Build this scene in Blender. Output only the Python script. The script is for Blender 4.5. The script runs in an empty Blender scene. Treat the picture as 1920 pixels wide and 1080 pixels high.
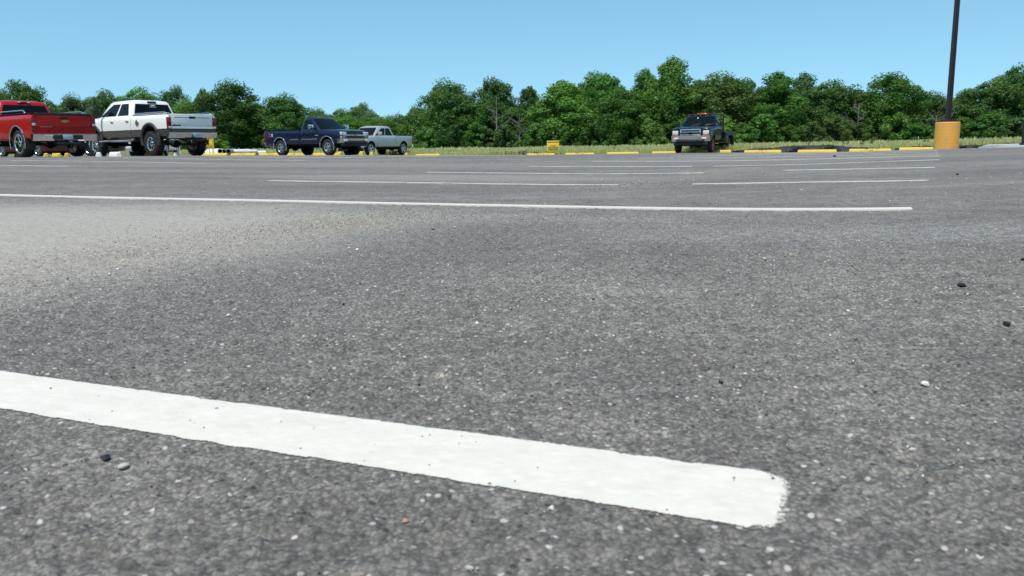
import bpy, bmesh, math, random
import numpy as np
from math import radians, sin, cos, pi, atan2, sqrt
from mathutils import Vector, Matrix
random.seed(7); RNG = np.random.default_rng(7)
SC = bpy.context.scene
COL = SC.collection
D = bpy.data

# ------------------------------------------------------------------ camera, sky, sun, exposure
CAM_H, PITCH, ROLL, FPX = 0.26, radians(10.05), radians(0.9), 1500.0
fwd = Vector((0, cos(PITCH), -sin(PITCH))); rgt0 = Vector((1, 0, 0)); up0 = rgt0.cross(fwd)
rgt = rgt0 * cos(ROLL) - up0 * sin(ROLL); upv = up0 * cos(ROLL) + rgt0 * sin(ROLL)
cd = D.cameras.new('camera'); cam = D.objects.new('camera', cd); COL.objects.link(cam)
cd.sensor_width = 36.0; cd.lens = 36.0 * FPX / 1920.0
cd.clip_start = 0.02; cd.clip_end = 6000
cd.dof.use_dof = True; cd.dof.focus_distance = 2.6; cd.dof.aperture_fstop = 15.0
M = Matrix((rgt, upv, -fwd)).transposed().to_4x4(); M.translation = (0, 0, CAM_H)
cam.matrix_world = M
SC.camera = cam
SUN_AZ, SUN_EL = radians(206), radians(63.5)
w = D.worlds.new('World'); SC.world = w; w.use_nodes = True
nt = w.node_tree; nt.nodes.clear()
wo = nt.nodes.new('ShaderNodeOutputWorld'); bg = nt.nodes.new('ShaderNodeBackground')
sky = nt.nodes.new('ShaderNodeTexSky'); sky.sky_type = 'NISHITA'; sky.sun_disc = False
sky.sun_elevation = SUN_EL; sky.sun_rotation = SUN_AZ
sky.altitude = 100; sky.air_density = 1.0; sky.dust_density = 0.15; sky.ozone_density = 1.6
bg.inputs['Strength'].default_value = 0.122
# the horizon band of this sky is paler than the photographed one: look a little higher up the same sky
tc = nt.nodes.new('ShaderNodeTexCoord'); mp = nt.nodes.new('ShaderNodeVectorMath'); mp.operation = 'MULTIPLY_ADD'
mp.inputs[1].default_value = (1, 1, 0.9); mp.inputs[2].default_value = (0, 0, 0.15)
nm = nt.nodes.new('ShaderNodeVectorMath'); nm.operation = 'NORMALIZE'
nt.links.new(tc.outputs['Generated'], mp.inputs[0]); nt.links.new(mp.outputs[0], nm.inputs[0]); nt.links.new(nm.outputs[0], sky.inputs['Vector'])
hs = nt.nodes.new('ShaderNodeHueSaturation'); hs.inputs['Hue'].default_value = 0.472; hs.inputs['Saturation'].default_value = 1.10
nt.links.new(sky.outputs[0], hs.inputs['Color']); nt.links.new(hs.outputs[0], bg.inputs['Color'])
nt.links.new(bg.outputs[0], wo.inputs['Surface'])
sl = D.lights.new('sun', 'SUN'); sl.energy = 3.0; sl.angle = radians(0.55); sl.color = (1.0, 0.905, 0.775)
so = D.objects.new('sun', sl); COL.objects.link(so)
sd = Vector((sin(SUN_AZ) * cos(SUN_EL), cos(SUN_AZ) * cos(SUN_EL), sin(SUN_EL)))
so.rotation_euler = sd.to_track_quat('Z', 'Y').to_euler(); so.location = sd * 60
SC.view_settings.view_transform = 'Standard'; SC.view_settings.look = 'None'
SC.view_settings.exposure = 0.52; SC.view_settings.gamma = 1.0
SC.cycles.max_bounces = 6; SC.cycles.transparent_max_bounces = 8

# ------------------------------------------------------------------ materials
def newmat(name):
    m = D.materials.new(name); m.use_nodes = True
    return m, m.node_tree, m.node_tree.nodes['Principled BSDF']
def N(t, kind, **kw):
    n = t.nodes.new('ShaderNode' + kind)
    for k, v in kw.items():
        if k in n.inputs: n.inputs[k].default_value = v
        else: setattr(n, k, v)
    return n
def L(t, a, b): t.links.new(a, b)
def mat(name, col, rough=0.6, metal=0.0, coat=0.0, var=0.12, scale=6.0, bump=0.0, spec=0.5, alpha=None):
    m, t, p = newmat(name)
    p.inputs['Roughness'].default_value = rough; p.inputs['Metallic'].default_value = metal
    p.inputs['Coat Weight'].default_value = coat * 0.45; p.inputs['Coat Roughness'].default_value = 0.04
    p.inputs['Specular IOR Level'].default_value = spec
    co = N(t, 'TexCoord'); no = N(t, 'TexNoise', Scale=scale, Detail=5.0)
    L(t, co.outputs['Object'], no.inputs['Vector'])
    mx = N(t, 'MixRGB'); mx.blend_type = 'MIX'
    a = [c * (1 - var) for c in col]; b = [min(1, c * (1 + var)) for c in col]
    mx.inputs[1].default_value = (*a, 1); mx.inputs[2].default_value = (*b, 1)
    L(t, no.outputs['Fac'], mx.inputs[0]); L(t, mx.outputs[0], p.inputs['Base Color'])
    if bump:
        bn = N(t, 'Bump', Strength=bump, Distance=0.01); L(t, no.outputs['Fac'], bn.inputs['Height']); L(t, bn.outputs[0], p.inputs['Normal'])
    return m
MT = dict(
    red=mat('red_paint', (0.50, 0.003, 0.006), 0.3, 0.25, 1.0, 0.05),
    blue=mat('dark_blue_paint', (0.003, 0.006, 0.036), 0.28, 0.15, 1.0, 0.08),
    navy=mat('navy_paint', (0.003, 0.004, 0.009), 0.22, 0.0, 0.3, 0.08, spec=0.22),
    silver=mat('silver_paint', (0.50, 0.51, 0.52), 0.32, 0.4, 0.8, 0.04),
    maroon=mat('maroon_paint', (0.08, 0.006, 0.01), 0.3, 0.2, 1.0, 0.08),
    black_car=mat('black_car_paint', (0.01, 0.01, 0.012), 0.25, 0.0, 1.0, 0.08),
    white_car=mat('white_car_paint', (0.75, 0.76, 0.77), 0.3, 0.0, 0.8, 0.03),
    glass=mat('tinted_glass', (0.004, 0.006, 0.008), 0.03, 0.0, 0.0, 0.1, spec=0.2),
    chrome=mat('chrome', (0.72, 0.73, 0.75), 0.12, 1.0, 0.0, 0.03),
    alloy=mat('polished_alloy', (0.62, 0.63, 0.66), 0.2, 1.0, 0.0, 0.05),
    tyre=mat('tyre_rubber', (0.013, 0.013, 0.014), 0.75, 0, 0, 0.25, 14, 0.3),
    black=mat('black_plastic', (0.014, 0.014, 0.015), 0.5, 0, 0, 0.2),
    dark=mat('dark_underbody', (0.008, 0.008, 0.008), 0.8, 0, 0, 0.3),
    grey=mat('grey_plastic', (0.09, 0.09, 0.095), 0.5, 0, 0, 0.1),
    brown=mat('brown_grey_trim', (0.060, 0.055, 0.052), 0.4, 0.2, 0.5, 0.06),
    lamp_red=mat('red_lamp_lens', (0.20, 0.003, 0.004), 0.12, 0, 0.5, 0.1),
    lamp_clear=mat('clear_lamp_lens', (0.72, 0.73, 0.72), 0.12, 0.2, 0.5, 0.08, 30),
    lamp_amber=mat('amber_lamp_lens', (0.50, 0.10, 0.012), 0.15, 0, 0.5, 0.1),
    plate=mat('licence_plate', (0.40, 0.46, 0.58), 0.45, 0, 0, 0.2, 25),
    gold=mat('gold_emblem', (0.62, 0.36, 0.10), 0.25, 0.8, 0, 0.1),
    text_grey=mat('grey_lettering', (0.45, 0.45, 0.47), 0.3, 0.5, 0, 0.05),
    text_dark=mat('dark_lettering', (0.03, 0.035, 0.05), 0.4, 0, 0, 0.05),
    text_white=mat('white_lettering', (0.75, 0.75, 0.75), 0.5, 0, 0, 0.03),
    text_red=mat('red_lettering', (0.5, 0.02, 0.03), 0.4, 0, 0, 0.05),
    red_wheel=mat('red_wheel_paint', (0.55, 0.03, 0.06), 0.4, 0, 0.4, 0.12),
    pink_wheel=mat('faded_red_wheel', (0.42, 0.20, 0.17), 0.5, 0, 0, 0.2, 20),
    black_steel=mat('black_steel', (0.012, 0.013, 0.014), 0.45, 0.2, 0, 0.25),
    brown_steel=mat('brown_pole_paint', (0.022, 0.014, 0.013), 0.42, 0.1, 0.2, 0.15),
    blue_steel=mat('dark_blue_steel', (0.02, 0.028, 0.05), 0.4, 0.1, 0.2, 0.15),
    concrete=mat('pale_concrete', (0.50, 0.49, 0.46), 0.85, 0, 0, 0.14, 5, 0.2),
    white_plastic=mat('white_plastic', (0.72, 0.72, 0.71), 0.5, 0, 0, 0.08, 4),
    galv=mat('weathered_pipe', (0.40, 0.41, 0.40), 0.5, 0.3, 0, 0.25, 7),
    wood=mat('weathered_wood', (0.17, 0.13, 0.09), 0.85, 0, 0, 0.25, 12),
    bark=mat('bark', (0.055, 0.045, 0.036), 0.9, 0, 0, 0.3, 3, 0.4),
    dead=mat('bare_grey_wood', (0.20, 0.185, 0.165), 0.9, 0, 0, 0.2, 3),
    fabric=mat('black_silt_fabric', (0.024, 0.028, 0.026), 0.7, 0, 0, 0.4, 9, 0.3),
    stone=mat('pale_stone', (0.46, 0.43, 0.385), 0.85, 0, 0, 0.2, 120, 0.2),
    stone_white=mat('white_stone', (0.72, 0.71, 0.68), 0.8, 0, 0, 0.08, 120),
    stone_dark=mat('black_tar_lump', (0.012, 0.012, 0.013), 0.6, 0, 0, 0.2, 120, 0.3),
    stone_orange=mat('orange_stone', (0.50, 0.27, 0.15), 0.85, 0, 0, 0.15, 120),
)
def two_tone():
    m, t, p = newmat('white_over_brown_paint')
    p.inputs['Roughness'].default_value = 0.3; p.inputs['Coat Weight'].default_value = 0.8
    co = N(t, 'TexCoord'); s = N(t, 'SeparateXYZ'); L(t, co.outputs['Object'], s.inputs[0])
    r = N(t, 'Math', operation='GREATER_THAN'); r.inputs[1].default_value = 1.0; L(t, s.outputs['Z'], r.inputs[0])
    mx = N(t, 'MixRGB'); mx.inputs[1].default_value = (0.060, 0.055, 0.052, 1); mx.inputs[2].default_value = (0.90, 0.90, 0.89, 1)
    L(t, r.outputs[0], mx.inputs[0]); L(t, mx.outputs[0], p.inputs['Base Color'])
    return m
MT['two_tone'] = two_tone()
def yellow_mat(name, base, scuff=True):
    m, t, p = newmat(name); p.inputs['Roughness'].default_value = 0.6
    co = N(t, 'TexCoord'); oi = N(t, 'ObjectInfo')
    ad = N(t, 'VectorMath', operation='MULTIPLY_ADD'); ad.inputs[1].default_value = (1, 1, 1)
    cb = N(t, 'CombineXYZ'); ml = N(t, 'Math', operation='MULTIPLY'); ml.inputs[1].default_value = 37.0
    L(t, oi.outputs['Random'], ml.inputs[0]); L(t, ml.outputs[0], cb.inputs[0])
    L(t, co.outputs['Object'], ad.inputs[0]); L(t, cb.outputs[0], ad.inputs[2])
    n1 = N(t, 'TexNoise', Scale=3.0, Detail=6.0, Roughness=0.7); n2 = N(t, 'TexNoise', Scale=11.0, Detail=4.0)
    L(t, ad.outputs[0], n1.inputs['Vector']); L(t, ad.outputs[0], n2.inputs['Vector'])
    c1 = N(t, 'MixRGB'); c1.inputs[1].default_value = (*[c * .86 for c in base], 1); c1.inputs[2].default_value = (*[min(1, c * 1.1) for c in base], 1)
    L(t, n1.outputs['Fac'], c1.inputs[0]); out = c1.outputs[0]
    if scuff:   # worn scuffs in the middle of the stop
        s = N(t, 'SeparateXYZ'); L(t, co.outputs['Object'], s.inputs[0])
        ab = N(t, 'Math', operation='ABSOLUTE'); L(t, s.outputs['X'], ab.inputs[0])
        lt = N(t, 'MapRange'); lt.inputs[1].default_value = 0.5; lt.inputs[2].default_value = 0.15; L(t, ab.outputs[0], lt.inputs[0])
        th = N(t, 'MapRange'); th.inputs[1].default_value = 0.53; th.inputs[2].default_value = 0.60; L(t, n2.outputs['Fac'], th.inputs[0])
        mu = N(t, 'Math', operation='MULTIPLY'); L(t, lt.outputs[0], mu.inputs[0]); L(t, th.outputs[0], mu.inputs[1])
        rs = N(t, 'Math', operation='GREATER_THAN'); rs.inputs[1].default_value = 0.45; L(t, oi.outputs['Random'], rs.inputs[0])
        m2 = N(t, 'Math', operation='MULTIPLY'); L(t, mu.outputs[0], m2.inputs[0]); L(t, rs.outputs[0], m2.inputs[1])
        c2 = N(t, 'MixRGB'); c2.inputs[2].default_value = (0.28, 0.10, 0.03, 1); L(t, out, c2.inputs[1]); L(t, m2.outputs[0], c2.inputs[0]); out = c2.outputs[0]
    if name.startswith('orange'):   # scrapes, chips and faint form-tube rings
        s = N(t, 'SeparateXYZ'); L(t, co.outputs['Object'], s.inputs[0])
        lo = N(t, 'MapRange'); lo.inputs[1].default_value = .45; lo.inputs[2].default_value = 0.0; lo.inputs[3].default_value = .12; L(t, s.outputs['Z'], lo.inputs[0])
        n5 = N(t, 'TexNoise', Scale=7.0, Detail=7.0, Roughness=0.75); L(t, ad.outputs[0], n5.inputs['Vector'])
        th = N(t, 'MapRange'); th.inputs[1].default_value = 0.54; th.inputs[2].default_value = 0.64; L(t, n5.outputs['Fac'], th.inputs[0])
        mu = N(t, 'Math', operation='MULTIPLY'); L(t, lo.outputs[0], mu.inputs[0]); L(t, th.outputs[0], mu.inputs[1])
        c2 = N(t, 'MixRGB'); c2.inputs[2].default_value = (0.25, 0.19, 0.13, 1); L(t, out, c2.inputs[1]); L(t, mu.outputs[0], c2.inputs[0])
        rg_ = N(t, 'TexWave', Scale=3.2, Distortion=1.5); rg_.bands_direction = 'Z'; L(t, co.outputs['Object'], rg_.inputs['Vector'])
        mr = N(t, 'MapRange'); mr.inputs[3].default_value = .965; mr.inputs[4].default_value = 1.02; L(t, rg_.outputs['Fac'], mr.inputs[0])
        sc_ = N(t, 'VectorMath', operation='SCALE'); L(t, c2.outputs[0], sc_.inputs[0]); L(t, mr.outputs[0], sc_.inputs['Scale']); out = sc_.outputs[0]
    L(t, out, p.inputs['Base Color'])
    bn = N(t, 'Bump', Strength=0.25, Distance=0.01); L(t, n2.outputs['Fac'], bn.inputs['Height']); L(t, bn.outputs[0], p.inputs['Normal'])
    return m
MT['yellow'] = yellow_mat('yellow_stop_paint', (0.82, 0.58, 0.075))
MT['barrel'] = yellow_mat('orange_yellow_base_paint', (0.66, 0.335, 0.062), False)
MT['sign'] = yellow_mat('yellow_sign_board', (0.80, 0.56, 0.04), False)
MT['white_stop'] = mat('white_stop_paint', (0.86, 0.85, 0.82), 0.7, 0, 0, 0.08, 5, 0.2)

# ------------------------------------------------------------------ mesh helpers
class MB:
    def __init__(s): s.v = []; s.f = []; s.m = []
    def add(s, vs, fs, mi=0):
        o = len(s.v); s.v += [tuple(p) for p in vs]; s.f += [tuple(i + o for i in f) for f in fs]; s.m += [mi] * len(fs); return s
    def box(s, c, sz, bev=0.0, mi=0, rz=0.0, seg=2, ry=0.0):
        bm = bmesh.new(); bmesh.ops.create_cube(bm, size=1.0)
        for v in bm.verts: v.co = Vector((v.co.x * sz[0], v.co.y * sz[1], v.co.z * sz[2]))
        if bev: bmesh.ops.bevel(bm, geom=bm.edges[:], offset=min(bev, min(sz) * .45), segments=seg, affect='EDGES', profile=0.5)
        R = Matrix.Rotation(rz, 3, 'Z') @ Matrix.Rotation(ry, 3, 'Y')
        bm.verts.ensure_lookup_table(); bm.verts.index_update()
        s.add([R @ v.co + Vector(c) for v in bm.verts], [[v.index for v in f.verts] for f in bm.faces], mi); bm.free(); return s
    def loft(s, rings, mi=0, caps=True, closed=True):
        n = len(rings[0]); vs = [p for r in rings for p in r]; fs = []
        for i in range(len(rings) - 1):
            for j in range(n if closed else n - 1):
                k = (j + 1) % n; fs.append((i * n + j, i * n + k, (i + 1) * n + k, (i + 1) * n + j))
        if caps: fs.append(tuple(range(n))[::-1]); fs.append(tuple((len(rings) - 1) * n + j for j in range(n)))
        return s.add(vs, fs, mi)
    def tube(s, pts, r, n=8, mi=0):
        pts = [Vector(p) for p in pts]; rr = r if isinstance(r, (list, tuple)) else [r] * len(pts); rings = []
        for i, p in enumerate(pts):
            d = (pts[min(i + 1, len(pts) - 1)] - pts[max(i - 1, 0)]).normalized()
            a = d.cross(Vector((0, 0, 1)) if abs(d.z) < 0.9 else Vector((1, 0, 0))).normalized(); b = d.cross(a)
            rings.append([p + (a * cos(2 * pi * k / n) + b * sin(2 * pi * k / n)) * rr[i] for k in range(n)])
        return s.loft(rings, mi)
    def lathe(s, prof, n=40, axis='y', c=(0, 0, 0), mi=0, closed=False):
        rings = []
        for k in range(n):
            a = 2 * pi * k / n
            if axis == 'y': rings.append([(c[0] + r * cos(a), c[1] + h, c[2] + r * sin(a)) for r, h in prof])
            else: rings.append([(c[0] + r * cos(a), c[1] + r * sin(a), c[2] + h) for r, h in prof])
        m = len(prof); vs = [p for r in rings for p in r]; fs = []
        for i in range(n):
            for j in range(m if closed else m - 1):
                k = (j + 1) % m; fs.append((i * m + j, i * m + k, ((i + 1) % n) * m + k, ((i + 1) % n) * m + j))
        return s.add(vs, fs, mi)
    def poly(s, outline, off, mi=0):
        """thick plate: outline of 3-D points, pushed by vector off"""
        a = [Vector(p) for p in outline]; b = [p + Vector(off) for p in a]; n = len(a)
        return s.add(a + b, [tuple(range(n))[::-1], tuple(range(n, 2 * n))] + [(i, (i + 1) % n, n + (i + 1) % n, n + i) for i in range(n)], mi)
    def mesh(s, name, mats, ang=35.0, smooth=True, recalc=True):
        me = D.meshes.new(name); me.from_pydata(s.v, [], s.f)
        for m in mats: me.materials.append(m)
        me.polygons.foreach_set('material_index', s.m)
        bm = bmesh.new(); bm.from_mesh(me)
        bmesh.ops.remove_doubles(bm, verts=bm.verts, dist=1e-5)
        if recalc: bmesh.ops.recalc_face_normals(bm, faces=bm.faces)
        sharpen(bm, ang, smooth); bm.to_mesh(me); bm.free(); return me
    def build(s, name, mats, parent=None, ang=35.0, smooth=True, recalc=True):
        if not isinstance(mats, (list, tuple)): mats = [mats]
        o = D.objects.new(name, s.mesh(name, mats, ang, smooth, recalc)); COL.objects.link(o)
        if parent: o.parent = parent
        return o
def sharpen(bm, ang, smooth=True):
    for f in bm.faces: f.smooth = smooth
    for e in bm.edges:
        if len(e.link_faces) == 2 and e.calc_face_angle(0) > radians(ang): e.smooth = False
def boolean(o, cutters, ang=35.0):
    tmp = []
    for c in cutters:
        co = c.build('cutter', [MT['dark']]); co.data.materials.clear(); co.data.materials.append(MT['dark']); tmp.append(co)
        md = o.modifiers.new('b', 'BOOLEAN'); md.object = co; md.operation = 'DIFFERENCE'; md.solver = 'EXACT'; md.material_mode = 'TRANSFER'
    dg = bpy.context.evaluated_depsgraph_get(); me = D.meshes.new_from_object(o.evaluated_get(dg))
    o.modifiers.clear(); old = o.data; o.data = me; me.name = old.name
    bm = bmesh.new(); bm.from_mesh(me); sharpen(bm, ang); bm.to_mesh(me); bm.free()
    for c in tmp:
        m = c.data; D.objects.remove(c); D.meshes.remove(m)
def empty(name, label, cat, loc=(0, 0, 0), rz=0.0, group=None, scale=1.0):
    o = D.objects.new(name, None); COL.objects.link(o); o.location = loc; o.rotation_euler = (0, 0, rz); o.empty_display_size = 0.2
    o.scale = (scale,) * 3
    return tag(o, label, cat, group)
def tag(o, label=None, cat=None, group=None, kind=None):
    if label: o['label'] = label
    if cat: o['category'] = cat
    if group: o['group'] = group
    if kind: o['kind'] = kind
    return o
def sub(name, parent, loc=(0, 0, 0)):
    o = D.objects.new(name, None); COL.objects.link(o); o.parent = parent; o.location = loc; o.empty_display_size = 0.1; return o
def children(o): return [c for c in D.objects if c.parent == o]
def copy_tree(o, parent=None):
    c = o.copy(); COL.objects.link(c)
    if parent: c.parent = parent
    for ch in [x for x in list(o.children)]: copy_tree(ch, c)
    return c
def text_obj(txt, size, name, m, parent, loc, rot, ext=0.002, sx=1.0):
    cu = D.curves.new('t', 'FONT'); cu.body = txt; cu.size = size; cu.extrude = ext; cu.offset = size * .07; cu.align_x = 'CENTER'; cu.align_y = 'CENTER'
    t = D.objects.new('t', cu); COL.objects.link(t); dg = bpy.context.evaluated_depsgraph_get()
    me = D.meshes.new_from_object(t.evaluated_get(dg)); D.objects.remove(t); D.curves.remove(cu)
    me.materials.clear(); me.materials.append(m); me.name = name
    for v in me.vertices: v.co.x *= sx
    o = D.objects.new(name, me); COL.objects.link(o); o.parent = parent; o.location = loc; o.rotation_euler = rot; return o

# ------------------------------------------------------------------ terrain
CTL = np.array([
 (-0.599,.899,-.008),(-.129,.695,-.003),(.191,.556,0),(-3.17,5.0,.009),(-1.27,4.18,0),(.1,3.58,-.006),(1.49,2.98,.005),
 (-2.24,7.59,-.025),(-.72,6.93,-.039),(.6,6.35,-.05),(1.35,6.03,-.04),(2.06,5.72,-.025),(2.8,5.4,-.01),
 (-1.0,10.04,-.043),(.27,9.48,-.058),(1.44,8.97,-.062),(1.98,8.74,-.058),(2.86,8.36,-.028),(4.1,7.82,-.006),
 (.32,12.45,-.051),(2.6,11.46,-.062),(3.9,10.9,-.045),(5.4,10.2,.008),(1.56,14.9,-.035),(3.2,14.2,-.046),(4.83,13.5,-.03),(6.7,12.66,.008),
 (-15.5,26,.150),(-14,26.5,.137),(-13.7,31.5,.098),(-17.3,33,.12),(-11.35,41,-.024),(-8.5,39,-.046),(-9.1,52,-.165),(-7.4,55,-.223),
 (9.45,43,-.229),(12.6,46,-.24),(13.4,25,-.026),(15.5,41,-.27),(13.2,42.5,-.26),(17.3,39,-.25),(2.45,46,-.26),(-17.3,50,-.04),
 (18.2,30,-.077),(.87,30,-.08),(8.95,25,-.09),(4.17,26,-.07),(-5.6,24,.07),(-8.6,20,.12),(-35,60,.10),
 (9.9,16,0),(5.6,9,.02),(2.6,4.2,.03),(1.4,2.2,.02),(-6.3,10,.05),(-9.4,15,.10),(-6.6,18,.06),(-5.6,55,-.25),(-2.2,60,-.30),
 (0,-3,0),(6,0,.03),(-6,0,.02),(-3,2,.01),(.9,.9,.005),(30,20,0),(-30,25,.14),(-28,5,.1),(30,0,.05),(28,40,-.1),(0,-12,0)])
def _q(x, y):
    r = np.sqrt(x * x + y * y); k = 1 / np.sqrt(r + 0.4); return x * k, y * k
_cx, _cy = _q(CTL[:, 0], CTL[:, 1])
def _phi(r2): return np.where(r2 > 1e-12, 0.5 * r2 * np.log(np.maximum(r2, 1e-12)), 0.0)
_n = len(CTL); _A = np.zeros((_n + 3, _n + 3))
_A[:_n, :_n] = _phi((_cx[:, None] - _cx) ** 2 + (_cy[:, None] - _cy) ** 2) + np.eye(_n) * 0.02
_A[:_n, _n] = 1; _A[:_n, _n + 1] = _cx; _A[:_n, _n + 2] = _cy; _A[_n:, :_n] = _A[:_n, _n:].T
_W = np.linalg.solve(_A, np.concatenate([CTL[:, 2], [0, 0, 0]]))
def terrain(x, y):
    x = np.asarray(x, float); y = np.asarray(y, float); sh = np.broadcast(x, y).shape
    x = np.broadcast_to(x, sh).ravel(); y = np.broadcast_to(y, sh).ravel()
    r = np.sqrt(x * x + y * y); k = np.minimum(1, 62 / np.maximum(r, 1e-6)); x = x * k; y = y * k
    qx, qy = _q(x, y); out = _W[_n] + _W[_n + 1] * qx + _W[_n + 2] * qy
    for i in range(_n): out = out + _W[i] * _phi((qx - _cx[i]) ** 2 + (qy - _cy[i]) ** 2)
    return np.clip(out, -0.45, 0.22).reshape(sh)
def tz(x, y): return float(terrain(np.array([x]), np.array([y]))[0])
def ray(u, v):
    d = rgt * ((u - 960) / FPX) + upv * ((540 - v) / FPX) + fwd; return d
def at(u, dist, v=284):
    """ground point at forward distance dist in the direction of column u"""
    d = ray(u, v); return d.x / d.y * dist, dist
def on_ground(u, v):
    d = ray(u, v); z = 0.0
    for _ in range(12):
        t = (z - CAM_H) / d.z; x, y = d.x * t, d.y * t; z = tz(x, y)
    return x, y, z
# lot edge: beyond this line the field begins
EDX, EDY, EDC = 0.5, 0.866, 43.6
def edge_d(u, s):
    """forward distance along column u at which the distance past the lot edge line is s (s = 0: the edge)"""
    d = ray(u, 284); return (EDC + s) / (EDX * d.x / d.y + EDY)
def hash2(ix, iy, k):
    h = (ix * 374761393 + iy * 668265263 + k * 974634777) & 0xffffffff
    h = ((h ^ (h >> 13)) * 1274126177) & 0xffffffff; h = h ^ (h >> 16)
    return (h & 0xffffff) / float(0xffffff)
def cells(x, y, size, k):
    gx = np.floor(x / size).astype(np.int64); gy = np.floor(y / size).astype(np.int64)
    best = np.full(x.shape, 9.0); hv = np.zeros(x.shape)
    for dx in (-1, 0, 1):
        for dy in (-1, 0, 1):
            cx, cy = gx + dx, gy + dy
            px = (cx + hash2(cx, cy, k)) * size; py = (cy + hash2(cx, cy, k + 1)) * size
            d = ((x - px) ** 2 + (y - py) ** 2) / size ** 2; mk = d < best
            best = np.where(mk, d, best); hv = np.where(mk, hash2(cx, cy, k + 2), hv)
    return np.sqrt(best), hv
def rough(x, y):
    d1, h1 = cells(x, y, 0.0062, 3); d2, h2 = cells(x, y, 0.014, 11)
    z = (h1 - 0.5) * 0.0022 * np.clip(1.15 - d1, 0, 1) - 0.0014 * d1
    z += np.where(h2 > 0.72, 0.0026 * np.clip(1 - (d2 * 2.6) ** 2, 0, 1), 0) - np.where(h2 < 0.22, 0.0030 * np.clip(1 - (d2 * 2.2) ** 2, 0, 1), 0)
    return z
def dents(x, y):
    d3, h3 = cells(x, y, 0.042, 21)
    return np.where(h3 < .30, -.0034 * np.clip(1 - (d3 * 2.0) ** 2, 0, 1), np.where(h3 > .75, .0022 * np.clip(1 - (d3 * 2.2) ** 2, 0, 1), 0))
def paint_band(x, y):
    """1 under the nearest painted line, where the paint fills the surface texture"""
    d = .399 * x + .917 * y - 0.583; al = .917 * x - .399 * y
    return np.clip((.072 - np.abs(d)) / .02, 0, 1) * np.clip((-.02 - al) / .02, 0, 1)
def axis_lines(lo, hi, c0, c1, fine, grow):
    a = [c0]
    st = fine
    while a[-1] < c1: a.append(a[-1] + fine)
    while a[-1] < hi: st *= grow; a.append(a[-1] + min(st, 2.0))
    b = [c0]; st = fine
    while b[-1] > lo: st *= grow; b.append(b[-1] - min(st, 2.0))
    return np.array(b[:0:-1] + a)
def grid_mesh(name, X, Y, Z, keep, m):
    ny, nx = X.shape; idx = np.arange(nx * ny).reshape(ny, nx)
    q = np.stack([idx[:-1, :-1], idx[:-1, 1:], idx[1:, 1:], idx[1:, :-1]], -1)
    kq = keep[:-1, :-1] & keep[:-1, 1:] & keep[1:, 1:] & keep[1:, :-1]
    q = q[kq].reshape(-1, 4)
    return np_mesh(name, np.stack([X, Y, Z], -1).reshape(-1, 3), q, m)
def np_mesh(name, v, q, m, smooth=False):
    me = D.meshes.new(name); me.vertices.add(len(v)); me.vertices.foreach_set('co', np.asarray(v, np.float32).ravel())
    k = q.shape[1]; me.loops.add(q.size); me.loops.foreach_set('vertex_index', q.astype(np.int32).ravel())
    me.polygons.add(len(q)); me.polygons.foreach_set('loop_start', np.arange(0, q.size, k, dtype=np.int32))
    me.update(calc_edges=True)
    if smooth: me.polygons.foreach_set('use_smooth', np.ones(len(q), bool))
    for x in (m if isinstance(m, (list, tuple)) else [m]): me.materials.append(x)
    return me
def add_obj(name, me, parent=None):
    o = D.objects.new(name, me); COL.objects.link(o)
    if parent: o.parent = parent
    return o

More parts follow.
